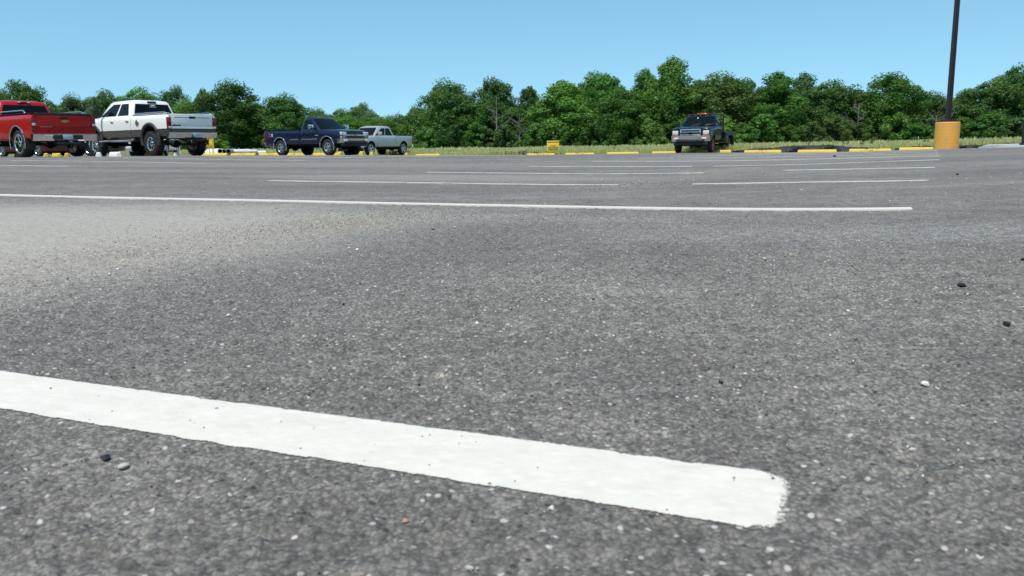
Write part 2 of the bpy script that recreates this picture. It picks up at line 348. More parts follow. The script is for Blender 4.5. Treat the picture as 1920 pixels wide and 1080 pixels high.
def ell(t, co, cx, cy, rx, ry, rot, dist, soft=0.5):
    """soft mask of one stained patch on the ground, its rim broken by noise"""
    mp = N(t, 'Mapping'); mp.vector_type = 'TEXTURE'
    mp.inputs['Location'].default_value = (cx, cy, 0); mp.inputs['Rotation'].default_value = (0, 0, rot); mp.inputs['Scale'].default_value = (rx, ry, 1e6)
    L(t, co, mp.inputs['Vector'])
    ln = N(t, 'VectorMath', operation='LENGTH'); L(t, mp.outputs[0], ln.inputs[0])
    ad = N(t, 'Math', operation='ADD'); L(t, ln.outputs['Value'], ad.inputs[0]); L(t, dist, ad.inputs[1])
    mr = N(t, 'MapRange'); mr.interpolation_type = 'SMOOTHSTEP'
    mr.inputs[1].default_value = 1.0 + soft; mr.inputs[2].default_value = 1.0 - soft; L(t, ad.outputs[0], mr.inputs[0])
    return mr.outputs[0]
def asphalt():
    m, t, p = newmat('asphalt'); p.inputs['Roughness'].default_value = 0.82; p.inputs['Specular IOR Level'].default_value = 0.35
    co = N(t, 'TexCoord').outputs['Object']
    big = N(t, 'TexNoise', Scale=0.55, Detail=6.0, Roughness=0.6); L(t, co, big.inputs['Vector'])
    mid = N(t, 'TexNoise', Scale=4.0, Detail=5.0, Roughness=0.65); L(t, co, mid.inputs['Vector'])
    fine = N(t, 'TexNoise', Scale=420.0, Detail=3.0, Roughness=0.7); L(t, co, fine.inputs['Vector'])
    vor = N(t, 'TexVoronoi', Scale=245.0); L(t, co, vor.inputs['Vector'])
    vor2 = N(t, 'TexVoronoi', Scale=128.0); L(t, co, vor2.inputs['Vector'])
    lane = N(t, 'Mapping'); lane.inputs['Rotation'].default_value = (0, 0, radians(23.5)); lane.inputs['Scale'].default_value = (0.10, 0.9, 1)
    L(t, co, lane.inputs['Vector']); ln = N(t, 'TexNoise', Scale=1.0, Detail=5.0, Roughness=0.55); L(t, lane.outputs[0], ln.inputs['Vector'])
    base = N(t, 'ValToRGB'); e = base.color_ramp.elements
    e[0].position = 0.3; e[0].color = (0.170, 0.160, 0.149, 1); e[1].position = 0.72; e[1].color = (0.250, 0.235, 0.219, 1)
    L(t, big.outputs['Fac'], base.inputs[0]); c = base.outputs[0]
    def mul(c, src, lo, hi, a=0.0, b=1.0):
        mr = N(t, 'MapRange'); mr.inputs[1].default_value = a; mr.inputs[2].default_value = b; mr.inputs[3].default_value = lo; mr.inputs[4].default_value = hi
        L(t, src, mr.inputs[0]); x = N(t, 'VectorMath', operation='SCALE'); L(t, c, x.inputs[0]); L(t, mr.outputs[0], x.inputs['Scale']); return x.outputs[0]
    def mixc(c, fac, col, k=1.0):
        f = fac
        if k != 1.0:
            f = N(t, 'Math', operation='MULTIPLY'); f.inputs[1].default_value = k; L(t, fac, f.inputs[0]); f = f.outputs[0]
        x = N(t, 'MixRGB'); L(t, f, x.inputs[0]); L(t, c, x.inputs[1])
        if isinstance(col, tuple): x.inputs[2].default_value = (*col, 1)
        else: L(t, col, x.inputs[2])
        return x.outputs[0]
    c = mul(c, ln.outputs['Fac'], 0.76, 1.26, 0.3, 0.7)
    c = mul(c, mid.outputs['Fac'], 0.80, 1.18, 0.32, 0.68)
    # dust left by puddles, in the low places
    mm = N(t, 'Math', operation='MULTIPLY_ADD'); mm.inputs[1].default_value = 0.9; mm.inputs[2].default_value = -0.45; L(t, mid.outputs['Fac'], mm.inputs[0])
    bb = N(t, 'Math', operation='MULTIPLY_ADD'); bb.inputs[1].default_value = 1.2; L(t, big.outputs['Fac'], bb.inputs[0]); bb.inputs[2].default_value = -0.6
    dd = N(t, 'Math', operation='ADD'); L(t, mm.outputs[0], dd.inputs[0]); L(t, bb.outputs[0], dd.inputs[1]); dist = dd.outputs[0]
    A29 = radians(-28)
    for cx, cy, rx, ry, rot, soft, col, k in (
            (-1.95, 2.62, 1.45, 1.25, A29, .55, (0.405, 0.378, 0.345), .92), (-0.30, 3.05, .80, .20, radians(-20), .5, (0.31, 0.30, 0.285), .55),
            (-0.72, 2.65, .20, .85, A29, .6, (0.34, 0.29, 0.225), .38), (-0.42, 1.75, .30, 1.25, A29, .7, (0.145, 0.141, 0.142), .6),
            (1.05, 6.30, .34, 1.1, A29, .6, (0.32, 0.30, 0.265), .25), (2.5, 9.3, .5, 1.3, A29, .6, (0.32, 0.295, 0.25), .3),
            (-0.7, 8.3, 2.1, .75, radians(-20), .5, (0.32, 0.312, 0.295), .75), (-2.5, 13.5, 4.5, 1.2, radians(-20), .6, (0.29, 0.285, 0.275), .6),
            (5.0, 14.0, 3.4, 2.2, radians(-10), .6, (0.28, 0.277, 0.27), .5), (1.3, 2.15, 1.0, .25, radians(-12), .6, (0.275, 0.28, 0.29), .5),
            (-1.2, 6.0, 2.6, .35, radians(-22), .6, (0.165, 0.164, 0.165), .6), (2.4, 4.0, 1.6, .25, radians(-22), .6, (0.165, 0.164, 0.167), .5)):
        c = mixc(c, ell(t, co, cx, cy, rx, ry, rot, dist, soft), col, k)
    # aggregate: tar between stones, stones of many greys, a few bright chips; less of it where dust fills the surface
    sep = N(t, 'SeparateColor'); L(t, vor.outputs['Color'], sep.inputs[0])
    c = mul(c, sep.outputs[0], 0.62, 1.44)
    tar = N(t, 'MapRange'); tar.inputs[1].default_value = 0.42; tar.inputs[2].default_value = 0.72; L(t, vor.outputs['Distance'], tar.inputs[0])
    c = mixc(c, tar.outputs[0], (0.045, 0.044, 0.045), 0.5)
    c = mul(c, fine.outputs['Fac'], 0.66, 1.34, 0.25, 0.75)
    relief_shade = N(t, 'TexNoise', Scale=38.0, Detail=4.0, Roughness=0.6); L(t, co, relief_shade.inputs['Vector']); c = mul(c, relief_shade.outputs['Fac'], 0.74, 1.2, 0.32, 0.66)  # blotches darken the colour in place of shade from unmodelled relief
    s2 = N(t, 'SeparateColor'); L(t, vor2.outputs['Color'], s2.inputs[0])
    chip = N(t, 'Math', operation='GREATER_THAN'); chip.inputs[1].default_value = 0.86; L(t, s2.outputs[1], chip.inputs[0])
    cd_ = N(t, 'MapRange'); cd_.inputs[1].default_value = 0.36; cd_.inputs[2].default_value = 0.24; L(t, vor2.outputs['Distance'], cd_.inputs[0])
    cm = N(t, 'Math', operation='MULTIPLY'); L(t, chip.outputs[0], cm.inputs[0]); L(t, cd_.outputs[0], cm.inputs[1])
    cc = N(t, 'ValToRGB'); e = cc.color_ramp.elements; e[0].color = (0.27, 0.25, 0.22, 1); e[1].color = (0.62, 0.61, 0.59, 1); L(t, s2.outputs[2], cc.inputs[0])
    c = mixc(c, cm.outputs[0], cc.outputs[0], 0.8)
    pit = N(t, 'Math', operation='LESS_THAN'); pit.inputs[1].default_value = 0.11; L(t, s2.outputs[1], pit.inputs[0])
    pm = N(t, 'Math', operation='MULTIPLY'); L(t, pit.outputs[0], pm.inputs[0]); L(t, cd_.outputs[0], pm.inputs[1])
    c = mixc(c, pm.outputs[0], (0.03, 0.03, 0.03), 0.8)
    c = mixc(c, ell(t, co, -2.1, 2.75, 1.4, 1.2, A29, dist, .5), (0.40, 0.373, 0.34), .55)
    L(t, c, p.inputs['Base Color'])
    hsum = N(t, 'Math', operation='MULTIPLY_ADD'); hsum.inputs[1].default_value = -0.8; L(t, vor.outputs['Distance'], hsum.inputs[0]); L(t, fine.outputs['Fac'], hsum.inputs[2])
    bn = N(t, 'Bump', Strength=0.55, Distance=0.003); L(t, hsum.outputs[0], bn.inputs['Height']); L(t, bn.outputs[0], p.inputs['Normal'])
    return m
MT['asphalt'] = asphalt()

def build_lot():
    xs = axis_lines(-75, 48, -0.85, 0.95, 0.0034, 1.008)
    ys = axis_lines(-6, 95, 0.38, 1.25, 0.0030, 1.0065)
    X, Y = np.meshgrid(xs, ys); Z = terrain(X, Y)
    sp = np.minimum(np.gradient(xs)[None, :] + 0 * Y, 9) ; sp = np.maximum(sp, np.gradient(ys)[:, None] * 0.5)
    near = np.clip((0.016 - sp) / 0.010, 0, 1)
    calm = 1 - .76 * paint_band(X, Y)
    Z = Z + rough(X, Y) * near * calm
    Z = Z + np.clip((0.045 - sp) / 0.02, 0, 1) * dents(X, Y) * calm
    Z = Z + (1 - near) * 0.0015 * np.sin(X * 7.1 + 3 * np.sin(Y * 1.3)) * np.sin(Y * 5.3)
    wob = 0.25 * np.sin(X * 0.8) + 0.15 * np.sin(X * 2.3 + 1)
    keep = (EDX * X + EDY * Y) < EDC + wob
    o = add_obj('parking_lot', grid_mesh('parking_lot', X, Y, Z, keep, MT['asphalt'])); tag(o, kind='structure')
build_lot()

def field_mat():
    m, t, p = newmat('meadow_ground'); p.inputs['Roughness'].default_value = 0.95
    co = N(t, 'TexCoord').outputs['Object']; n = N(t, 'TexNoise', Scale=0.25, Detail=8.0, Roughness=0.7); L(t, co, n.inputs['Vector'])
    r = N(t, 'ValToRGB'); e = r.color_ramp.elements; e[0].position = .35; e[0].color = (0.13, 0.15, 0.05, 1); e[1].position = .68; e[1].color = (0.24, 0.23, 0.11, 1)
    L(t, n.outputs['Fac'], r.inputs[0]); L(t, r.outputs[0], p.inputs['Base Color']); return m
def build_field():
    xs = np.concatenate([[-2500, -900, -420, -220], np.arange(-150, 150, 3.0), [150, 220, 420, 900, 2500]]); ys = np.concatenate([[-1500, -300, -90, -30], np.arange(-10, 190, 3.0), [190, 260, 500, 1200, 3500]])
    X, Y = np.meshgrid(xs, ys); Z = terrain(X, Y); s = EDX * X + EDY * Y
    Z = Z - 0.02 - 0.18 * np.clip((EDC + 1 - s) / 3, 0, 1) + 0.05 * np.sin(X * .2) * np.sin(Y * .17) * (s > EDC + 4)
    o = add_obj('field', grid_mesh('field', X, Y, Z, np.ones(X.shape, bool), field_mat())); tag(o, kind='structure')
build_field()
def field_z(x, y): return tz(x, y) - 0.02

# painted stall lines
def line_mat():
    m, t, p = newmat('white_line_paint'); p.inputs['Roughness'].default_value = 0.62
    co = N(t, 'TexCoord').outputs['Object']
    n1 = N(t, 'TexNoise', Scale=22.0, Detail=9.0, Roughness=0.78); L(t, co, n1.inputs['Vector'])
    v = N(t, 'TexVoronoi', Scale=26.0); L(t, co, v.inputs['Vector'])
    r = N(t, 'ValToRGB'); e = r.color_ramp.elements; e[0].position = .3; e[0].color = (0.62, 0.588, 0.535, 1); e[1].position = .7; e[1].color = (0.72, 0.685, 0.63, 1)
    L(t, n1.outputs['Fac'], r.inputs[0])
    s = N(t, 'SeparateColor'); L(t, v.outputs['Color'], s.inputs[0]); g = N(t, 'Math', operation='GREATER_THAN'); g.inputs[1].default_value = 0.93; L(t, s.outputs[0], g.inputs[0])
    q = N(t, 'Math', operation='LESS_THAN'); q.inputs[1].default_value = 0.085; L(t, v.outputs['Distance'], q.inputs[0]); mu = N(t, 'Math', operation='MULTIPLY'); L(t, g.outputs[0], mu.inputs[0]); L(t, q.outputs[0], mu.inputs[1])
    mx = N(t, 'MixRGB'); L(t, mu.outputs[0], mx.inputs[0]); L(t, r.outputs[0], mx.inputs[1]); mx.inputs[2].default_value = (0.10, 0.10, 0.10, 1); L(t, mx.outputs[0], p.inputs['Base Color'])
    f = N(t, 'TexNoise', Scale=170.0, Detail=3.0); L(t, co, f.inputs['Vector']); bn = N(t, 'Bump', Strength=0.22, Distance=0.002); L(t, f.outputs['Fac'], bn.inputs['Height']); L(t, bn.outputs[0], p.inputs['Normal'])
    # worn, ragged rim: paint thins out where the attribute 'rim' nears 0
    at_ = N(t, 'Attribute'); at_.attribute_name = 'rim'
    n3 = N(t, 'TexNoise', Scale=260.0, Detail=4.0, Roughness=0.75); L(t, co, n3.inputs['Vector'])
    ad = N(t, 'Math', operation='ADD'); L(t, at_.outputs['Fac'], ad.inputs[0]); L(t, n3.outputs['Fac'], ad.inputs[1])
    mr = N(t, 'MapRange'); mr.inputs[1].default_value = 0.55; mr.inputs[2].default_value = 0.75; L(t, ad.outputs[0], mr.inputs[0]); n4 = N(t, 'TexNoise', Scale=3.5, Detail=8.0, Roughness=0.8); L(t, co, n4.inputs['Vector'])
    wr = N(t, 'MapRange'); wr.inputs[1].default_value = 0.36; wr.inputs[2].default_value = 0.44; wr.inputs[3].default_value = 0.35; L(t, n4.outputs['Fac'], wr.inputs[0])
    am = N(t, 'Math', operation='MULTIPLY'); L(t, mr.outputs[0], am.inputs[0]); L(t, wr.outputs[0], am.inputs[1])
    fn = N(t, 'Attribute'); fn.attribute_name = 'fresh'; mxa = N(t, 'Math', operation='MAXIMUM'); fm = N(t, 'Math', operation='MULTIPLY'); L(t, fn.outputs['Fac'], fm.inputs[0]); L(t, mr.outputs[0], fm.inputs[1])
    L(t, am.outputs[0], mxa.inputs[0]); L(t, fm.outputs[0], mxa.inputs[1]); L(t, mxa.outputs[0], p.inputs['Alpha'])
    return m
MT['line'] = line_mat()
AZ = radians(113.5); LD = np.array([sin(AZ), cos(AZ)]); LN = np.array([-LD[1], LD[0]])
LB = 0.583
def stall_line(k, a, b, width=0.101, off=0.0, fine=False):
    c = LN * (LB + (k - 1) * 2.74 + off); ln = b - a
    ns = int(ln / (0.004 if fine else 0.05)) + 2; nw = 31 if fine else 9
    s = np.linspace(a, b, ns); wv = np.linspace(-width / 2, width / 2, nw)
    S, Wd = np.meshgrid(s, wv); X = c[0] + LD[0] * S + LN[0] * Wd; Y = c[1] + LD[1] * S + LN[1] * Wd
    Z = terrain(X, Y) + ((rough(X, Y) + dents(X, Y)) * .24 + 0.0011 if fine else 0.0045 if k == 2 else 0.003)
    if not fine:    # the film's own edge reaches down to the asphalt
        Wd = np.concatenate([Wd[:1], Wd, Wd[-1:]]); S = np.concatenate([S[:1], S, S[-1:]]); X = np.concatenate([X[:1], X, X[-1:]]); Y = np.concatenate([Y[:1], Y, Y[-1:]]); Z = np.concatenate([Z[:1] - .007, Z, Z[-1:] - .007])
    o = add_obj('parking_line', grid_mesh('parking_line', X, Y, Z, np.ones(X.shape, bool), MT['line'])); tag(o, kind='structure')
    rimw = np.minimum((width / 2 - np.abs(Wd)) / (0.006 if fine else 0.012), 1)
    rime = np.minimum((S - a), (b - S)) / (0.022 if fine else 0.04)
    if fine:    # a squarish end with soft, sprayed corners
        e = b - S; wv_ = width / 2 - np.abs(Wd); rc = .020
        cor = np.where((e < rc) & (wv_ < rc), rc - np.hypot(rc - e, rc - wv_), np.minimum(e, 1.0))
        rime = np.minimum(np.minimum(cor, e) / .024, (S - a) / .02 + 1)
    else: rimw = rime = np.ones_like(S)
    rim = np.clip(np.minimum(rimw, rime), 0, 1)
    at_ = o.data.attributes.new('rim', 'FLOAT', 'POINT'); at_.data.foreach_set('value', rim.astype(np.float32).ravel())
    fr_ = o.data.attributes.new('fresh', 'FLOAT', 'POINT'); fr_.data.foreach_set('value', np.full(len(o.data.vertices), 1.0 if k <= 2 else 0.0, np.float32))
    for pl in o.data.polygons: pl.use_smooth = fine
stall_line(1, -1.9, -0.035, 0.101, fine=True); stall_line(1, -5.0, -1.9, 0.101)
for k, a, b in ((2, -5.15, 0.18), (3, -5.1, -1.72), (3, -1.15, 0.42), (4, -4.95, -1.55), (4, -0.75, 0.65), (5, -4.7, -2.2), (5, -1.9, 0.9), (6, -4.55, 1.1),
                (7, -4.4, 1.3), (8, -4.3, 1.5), (9, -4.2, 1.7), (10, -4.1, 1.9), (11, -4.0, 2.1), (12, -3.9, 2.3)):
    stall_line(k, a, b, .098 if k == 2 else .078)
for k in range(2, 12): stall_line(k, -17.0 + 0.1 * k, -11.8 + 0.13 * k, .055)

# ------------------------------------------------------------------ vehicles
def prof(zb, zt, w, cr):
    h = zt - zb
    return [(0, zb), (w - .16, zb), (w - .045, zb + .035), (w - .012, zb + .16 * h), (w - .004, zb + .36 * h), (w, zb + .55 * h), (w - .004, zt - .24 * h),
            (w - .022, zt - .10 * h), (w - .05, zt - .045 * h), (w - .12, zt + cr * .25), (w * .55, zt + cr * .8), (0, zt + cr)]
def ring(x, zb, zt, w, cr):
    p = prof(zb, zt, w, cr); return [(x, y, z) for y, z in p] + [(x, -y, z) for y, z in p[-2:0:-1]]
def side_y(z, zb, zt, w, cr=0.0):
    p = prof(zb, zt, w, cr)[1:10]
    for (y0, z0), (y1, z1) in zip(p, p[1:]):
        if z0 <= z <= z1: return y0 + (y1 - y0) * (z - z0) / max(1e-6, z1 - z0)
    return p[-1][0]
def lerp(a, b, t): return tuple(x + (y - x) * t for x, y in zip(a, b))
def wheel(root, x, y, R, width, rim_r, style, rim_mat, lugs=False, name='wheel'):
    sgn = 1 if y > 0 else -1
    wp = sub(name, root, (x, y, R))
    if sgn < 0: wp.rotation_euler = (0, 0, pi)
    hw = width / 2; t = MB()
    t.lathe([(rim_r, -hw * .86), (rim_r + .02, -hw), (R - .07, -hw * 1.02), (R - .02, -hw * .9), (R, -hw * .68), (R, hw * .68), (R - .02, hw * .9), (R - .07, hw * 1.02), (rim_r + .02, hw), (rim_r, hw * .86)], 48, 'y', closed=True)
    if lugs:
        for k in range(26):
            a = 2 * pi * k / 26
            for s_, da in ((1, 0), (-1, .12)):
                bm = MB().box((0, s_ * hw * .62, R + .002), (.062, hw * .62, .026), .006)
                cs, sn = cos(a + da), sin(a + da)
                t.add([(p[0] * cs - p[2] * sn, p[1], p[0] * sn + p[2] * cs) for p in bm.v], bm.f)
    t.build('tyre', MT['tyre'], wp, 40)
    r = MB()
    if style == 'dual':   # deep dished hub seen from outside
        r.lathe([(rim_r + .012, hw * .8), (rim_r - .01, hw * .9), (rim_r - .03, hw * .7), (rim_r * .8, hw * .1), (rim_r * .55, -.01), (.10, 0), (.09, .05), (0, .055)], 36, 'y')
    else:
        r.lathe([(rim_r, hw * .55), (rim_r + .012, hw * .93), (rim_r - .012, hw * .98), (rim_r - .03, hw * .8), (rim_r - .04, 0), (rim_r * .9, -hw * .3)], 44, 'y')
        n = {'five': 5, 'six': 6, 'eight': 8, 'double': 6}[style]
        for k in range(n):
            a0 = 2 * pi * k / n + .2
            for da in ((-.16, .16) if style in ('double', 'five') else (0,)):
                a = a0 + da; wd = .045 if style in ('double', 'five') else (.085 if n == 6 else .055)
                pts = []
                for rr, hh, ww in ((.05, hw * .66, wd * 1.0), (rim_r * .55, hw * .72, wd * .9), (rim_r - .02, hw * .84, wd * 1.15)):
                    pts.append((rr, hh, ww))
                rings = []
                for rr, hh, ww in pts:
                    q = [(rr, hh, -ww / 2), (rr, hh, ww / 2), (rr, hh - .05, ww / 2 * .7), (rr, hh - .05, -ww / 2 * .7)]
                    rings.append([(p[0] * cos(a) - p[2] * sin(a), p[1], p[0] * sin(a) + p[2] * cos(a)) for p in q])
                r.loft(rings)
        r.lathe([(.10, hw * .55), (.095, hw * .74), (.075, hw * .82), (.04, hw * .86), (0, hw * .87)], 24, 'y')
    r.build('rim', rim_mat, wp, 30)
    if style != 'dual':
        MB().lathe([(rim_r - .035, hw * .12), (.16, hw * .2), (0, hw * .2)], 32, 'y').build('brake_disc', MT['dark'], wp)
    return wp
def arc_tube(x, z, r, y, a0, a1, rad, n=20):
    return [(x + r * cos(a0 + (a1 - a0) * i / n), y, z + r * sin(a0 + (a1 - a0) * i / n)) for i in range(n + 1)]

def bumper(x, d, w, z0, z1):
    """wrapped bumper bar; its face leans in towards the bottom"""
    h = z1 - z0; rings = []
    for q in np.linspace(-1, 1, 13):
        bend = .05 * q * q + (.10 if abs(q) > .99 else 0); y = w * q; xo = x - d * bend
        p = [(0, z1 - .03 * h), (-.02, z1), (-.17, z1), (-.20, z0 + .1 * h), (-.10, z0), (-.075, z0 + .02 * h), (-.02, z0 + .55 * h), (0, z0 + .78 * h)]
        rings.append([(xo + d * a, y, z) for a, z in p])
    return MB().loft(rings)
def vehicle(name, label, cat, P):
    g = P.get
    wb, R = P['wb'], P['R']; W = g('W', 1.0); fx, rx = wb / 2, -wb / 2
    xf, xr = fx + P['foh'], rx - P['roh']
    zb, belt, roof = P['zb'], P['belt'], P['roof']; hf, hc = P['hood_f'], P['hood_c']
    xc, xw0, xw1, xrr = P['cab_back'], P['ws_base'], P['ws_top'], P['roof_back']
    paint = MT[P['paint']]; root = empty(name, label, cat, group=g('group'))
    ra = P['arch']; za = R + g('lift', .02)
    # ---- body: bonnet, wings and the cab up to its window line
    st = [(xf - .005, hf - .10, W * .90, .0), (xf - .06, hf - .03, W * .945, .035), (xf - .25, hf, W * .975, .055), (fx + .25, hf + (hc - hf) * .3, W, .06),
          (max(fx - .35, xw0 + .42), hf + (hc - hf) * .8, W, .05), (xw0 + .12, hc, W, .035), (xw0 - .1, belt, W, .02), (xc, belt, W, .02)]
    if not g('bed') and not g('flat'): st += [(xr + .2, belt, W * .97, .02), (xr, belt - .02, W * .93, .01)]
    rg = [ring(x, zb + (.06 if i == 0 else 0), zt, w_, cr) for i, (x, zt, w_, cr) in enumerate(st)]
    b = MB().loft(rg).build('body', [paint], root, 32)
    cut = [MB().lathe([(0, -2), (ra, -2), (ra, 2), (0, 2)], 48, 'y', (fx, 0, za))]
    if not g('bed') and not g('flat'): cut.append(MB().lathe([(0, -2), (ra, -2), (ra, 2), (0, 2)], 48, 'y', (rx, 0, za)))
    boolean(b, cut, 32)
    # ---- greenhouse
    wbl, wrf = W - .085, W - g('tumble', .27)
    back0 = xc if (g('bed') or g('flat')) else xr + .12
    def gring(x0, x1, hw, z, bulge, rc):
        half = []
        for i in range(5):
            y = (hw - rc) * i / 4; half.append((x1 + bulge * (1 - (i / 4) ** 2), y))
        half += [(x1 - rc * .3, hw - rc * .3), (x1 - rc, hw), (x0 + rc, hw), (x0 + rc * .3, hw - rc * .3)]
        for i in range(4, -1, -1):
            y = (hw - rc) * i / 4; half.append((x0 - bulge * .35 * (1 - (i / 4) ** 2), y))
        full = half + [(x, -y) for x, y in half[-2:0:-1]]
        return [(x, y, z) for x, y in full]
    zr = roof - .10
    A = gring(back0 + .01, xw0, wbl, belt - .02, .10, .08); Bq = gring(xrr, xw1, wrf, zr, .06, .10)
    C = gring(xrr + .06, xw1 - .10, wrf - .07, zr + .06, .06, .10); Dr = gring(xrr + .25, xw1 - .35, wrf - .28, roof, .04, .10)
    MB().loft([A, Bq, C, Dr]).build('cab', [paint], root, 40)
    # panes: bilinear patches on the greenhouse faces, pushed out a few millimetres
    glass = MT['glass']
    def face_pt(s, t, side):
        p0 = Vector((back0 + .01 + (xw0 - back0 - .01) * s, side * wbl, belt - .02)); p1 = Vector((xrr + (xw1 - xrr) * s, side * wrf, zr)); return p0.lerp(p1, t)
    for side in (1, -1):
        nrm = Vector((0, side * (zr - belt), wbl - wrf)).normalized()
        for (s0b, s1b, s0t, s1t) in P['side_windows']:
            pts = []
            for s, t in ((s0b, .10), (s1b, .10), (s1b + (s1t - s1b) * .85, .80), (s1t - .012, .885), (s0t + .012, .885), (s0b + (s0t - s0b) * .88, .82)):
                pts.append(face_pt(s, t, side) + nrm * .001)
            MB().poly(pts, nrm * .006).build('side_window', glass, root, 20)
            ce = sum(pts, Vector()) / len(pts); o = [ce + (p - ce) * 1.05 for p in pts]; MB().poly([p - nrm * .001 for p in o], nrm * .004).build('window_seal', MT['black'], root, 20)
    def end_pane(nm, front, tlo, thi, ylim):
        rows = []
        for t in np.linspace(tlo, thi, 6):
            row = []
            for q in np.linspace(-1, 1, 11):
                hw0, hw1 = wbl - .08, wrf - .10; y0, y1 = hw0 * q, hw1 * q
                if front:
                    a = Vector((xw0 + .10 * (1 - q * q), y0, belt - .02)); c = Vector((xw1 + .06 * (1 - q * q), y1, zr))
                else:
                    a = Vector((back0 + .01 - .035 * (1 - q * q), y0, belt - .02)); c = Vector((xrr - .021 * (1 - q * q), y1, zr))
                v = a.lerp(c, t); v.y *= ylim; row.append(v)
            rows.append(row)
        if front: nn = Vector((zr - belt, 0, xw0 - xw1)).normalized()
        else: nn = Vector((-(zr - belt), 0, (xrr - back0))).normalized()
        m = MB(); k = 11
        va = [p + nn * .012 for r in rows for p in r]; vb = [p - nn * .01 for r in rows for p in r]
        fs = [(i * k + j, i * k + j + 1, (i + 1) * k + j + 1, (i + 1) * k + j) for i in range(5) for j in range(k - 1)]
        o = len(va); per = [j for j in range(k)] + [i * k + k - 1 for i in range(1, 6)] + [5 * k + j for j in range(k - 2, -1, -1)] + [i * k for i in range(4, 0, -1)]
        m.add(va + vb, fs + [tuple(i + o for i in f)[::-1] for f in fs] + [(per[i], per[i - 1], per[i - 1] + o, per[i] + o) for i in range(len(per))])
        return m.build(nm, glass, root, 30)
    end_pane('windshield', True, .06, .95, .99); rw = end_pane('rear_window', False, .12, .88, .97)
    # ---- doors, proud by a few millimetres so the gaps read
    for (x0, x1) in P['doors']:
        for side in (1, -1):
            m = MB(); zs = np.linspace(zb + .05, belt - .015, 12); vs = []
            for off in (.006, -.012):
                for x in (x0, x1):
                    for z in zs: vs.append((x, side * (side_y(z, zb, belt, W) + off), z))
            n = len(zs); fs = [(i, i + 1, n + i + 1, n + i) for i in range(n - 1)]
            fs += [(2 * n + i, 3 * n + i, 3 * n + i + 1, 2 * n + i + 1) for i in range(n - 1)]
            fs += [(i, 2 * n + i, 2 * n + i + 1, i + 1) for i in range(n - 1)] + [(n + i, n + i + 1, 3 * n + i + 1, 3 * n + i) for i in range(n - 1)]
            fs += [(0, n, 3 * n, 2 * n), (n - 1, 3 * n - 1, 4 * n - 1, 2 * n - 1)]
            dr = m.add(vs, fs).build('door', [paint], root, 40)
            yy = side_y(belt - .22, zb, belt, W)
            MB().box((x0 + .14, side * (yy + .022), belt - .2), (.2, .035, .045), .012).build('handle', MT[g('handle', P['paint'])], dr)
    # ---- bed
    if g('bed'):
        bz = P['bed']; x1 = xc - .025; x0 = xr + .02
        sb = [(x1, bz, W, 0), (rx + .3, bz, W, 0), (rx - .4, bz, W, 0), (x0 + .12, bz, W - .01, 0), (x0, bz - .01, W - .03, 0)]
        bd = MB().loft([ring(x, zb, zt, w_, cr) for x, zt, w_, cr in sb]).build('cargo_bed', [paint], root, 32)
        boolean(bd, [MB().lathe([(0, -2), (ra, -2), (ra, 2), (0, 2)], 48, 'y', (rx, 0, za)),
                     MB().box(((x1 + x0) / 2 - .35, 0, zb + .38 + 1), (x1 - x0 + .5, 2 * W - .26, 2.0))], 32)
        tg = MB().box((x0 + .03, 0, (zb + .14 + bz) / 2), (.075, 2 * W - .30, bz - zb - .16), .018).build('tailgate', [paint], root)
        MB().box((x0 - .010, 0, bz - .14), (.012, .26, .085), .004).build('handle', MT['black'], tg)
        MB().box((x0 - .009, 0, zb + .2), (.008, 2 * W - .5, .025), .003).build('lower_crease', [paint], tg)
        if g('tg_cap'): MB().box((x0 + .02, 0, bz - .02), (.12, 2 * W - .30, .085), .02).build('tailgate_cap', MT['black'], tg)
        for side in (1, -1):
            MB().box(((x0 + x1) / 2, side * (W - .085), bz + .008), (x1 - x0 - .02, .09, .02), .006).build('bed_rail_cap', MT[g('rail_cap', 'black')], root)
            if g('bed_rail'):
                y = side * (W - .10); z = bz + .02
                MB().tube([(x0 + .55, y, z), (x0 + .62, y, z + .075), (x0 + .7, y, z + .09), (x1 - .3, y, z + .09), (x1 - .2, y, z + .075), (x1 - .14, y, z)], .022, 10).build('bed_rail', MT['chrome'], root)
        # tail lamps
        for side in (1, -1):
            tl = MB().box((x0 + .045, side * (W - .075), bz - .34), (.11, .14, .42), .02).build('tail_lamp', MT['lamp_red'], root)
            MB().box((x0 - .004, side * (W - .075), bz - (.34 if P.get('lamp_mid') else .50)), (.02, .11, .075), .008).build('reverse_lamp', MT['lamp_clear'], tl)
            MB().box((x0 - .002, side * (W - .075), bz - .24), (.016, .11, .012), .003).build('lens_band', MT['black'], tl)
    # ---- arches
    for x in ([fx, rx] if not g('flat') else [fx]):
        for side in (1, -1):
            y = side * (W + .002)
            fl = g('flare')
            if fl: MB().tube(arc_tube(x, za, ra + .012, y, radians(-22), radians(202), 1, 24), P.get('flare_r', .035), 8).build('fender_flare', MT[fl], root)
            MB().lathe([(ra - .008, -.30), (ra - .008, .0)], 40, 'y', (x, side * (W - .02) + (0 if side > 0 else .30), za)).build('wheel_liner', MT['dark'], root) if False else None
    # ---- underside
    u = MB(); u.box(((xf + xr) / 2, .42, zb + .03), (xf - xr - .5, .08, .16), .01); u.box(((xf + xr) / 2, -.42, zb + .03), (xf - xr - .5, .08, .16), .01)
    for x in (fx + .25, fx - .5, .1, rx + .6, rx - .55): u.box((x, 0, zb + .02), (.1, .86, .12), .01)
    u.box((fx - .25, 0, zb + .02), (1.1, .8, .3), .03)
    u.box((-.25, .28, zb - .03), (.9, .35, .22), .04); u.box((rx - .45, -.1, zb + .02), (.7, .7, .2), .06)
    u.build('chassis', MT['dark'], root)
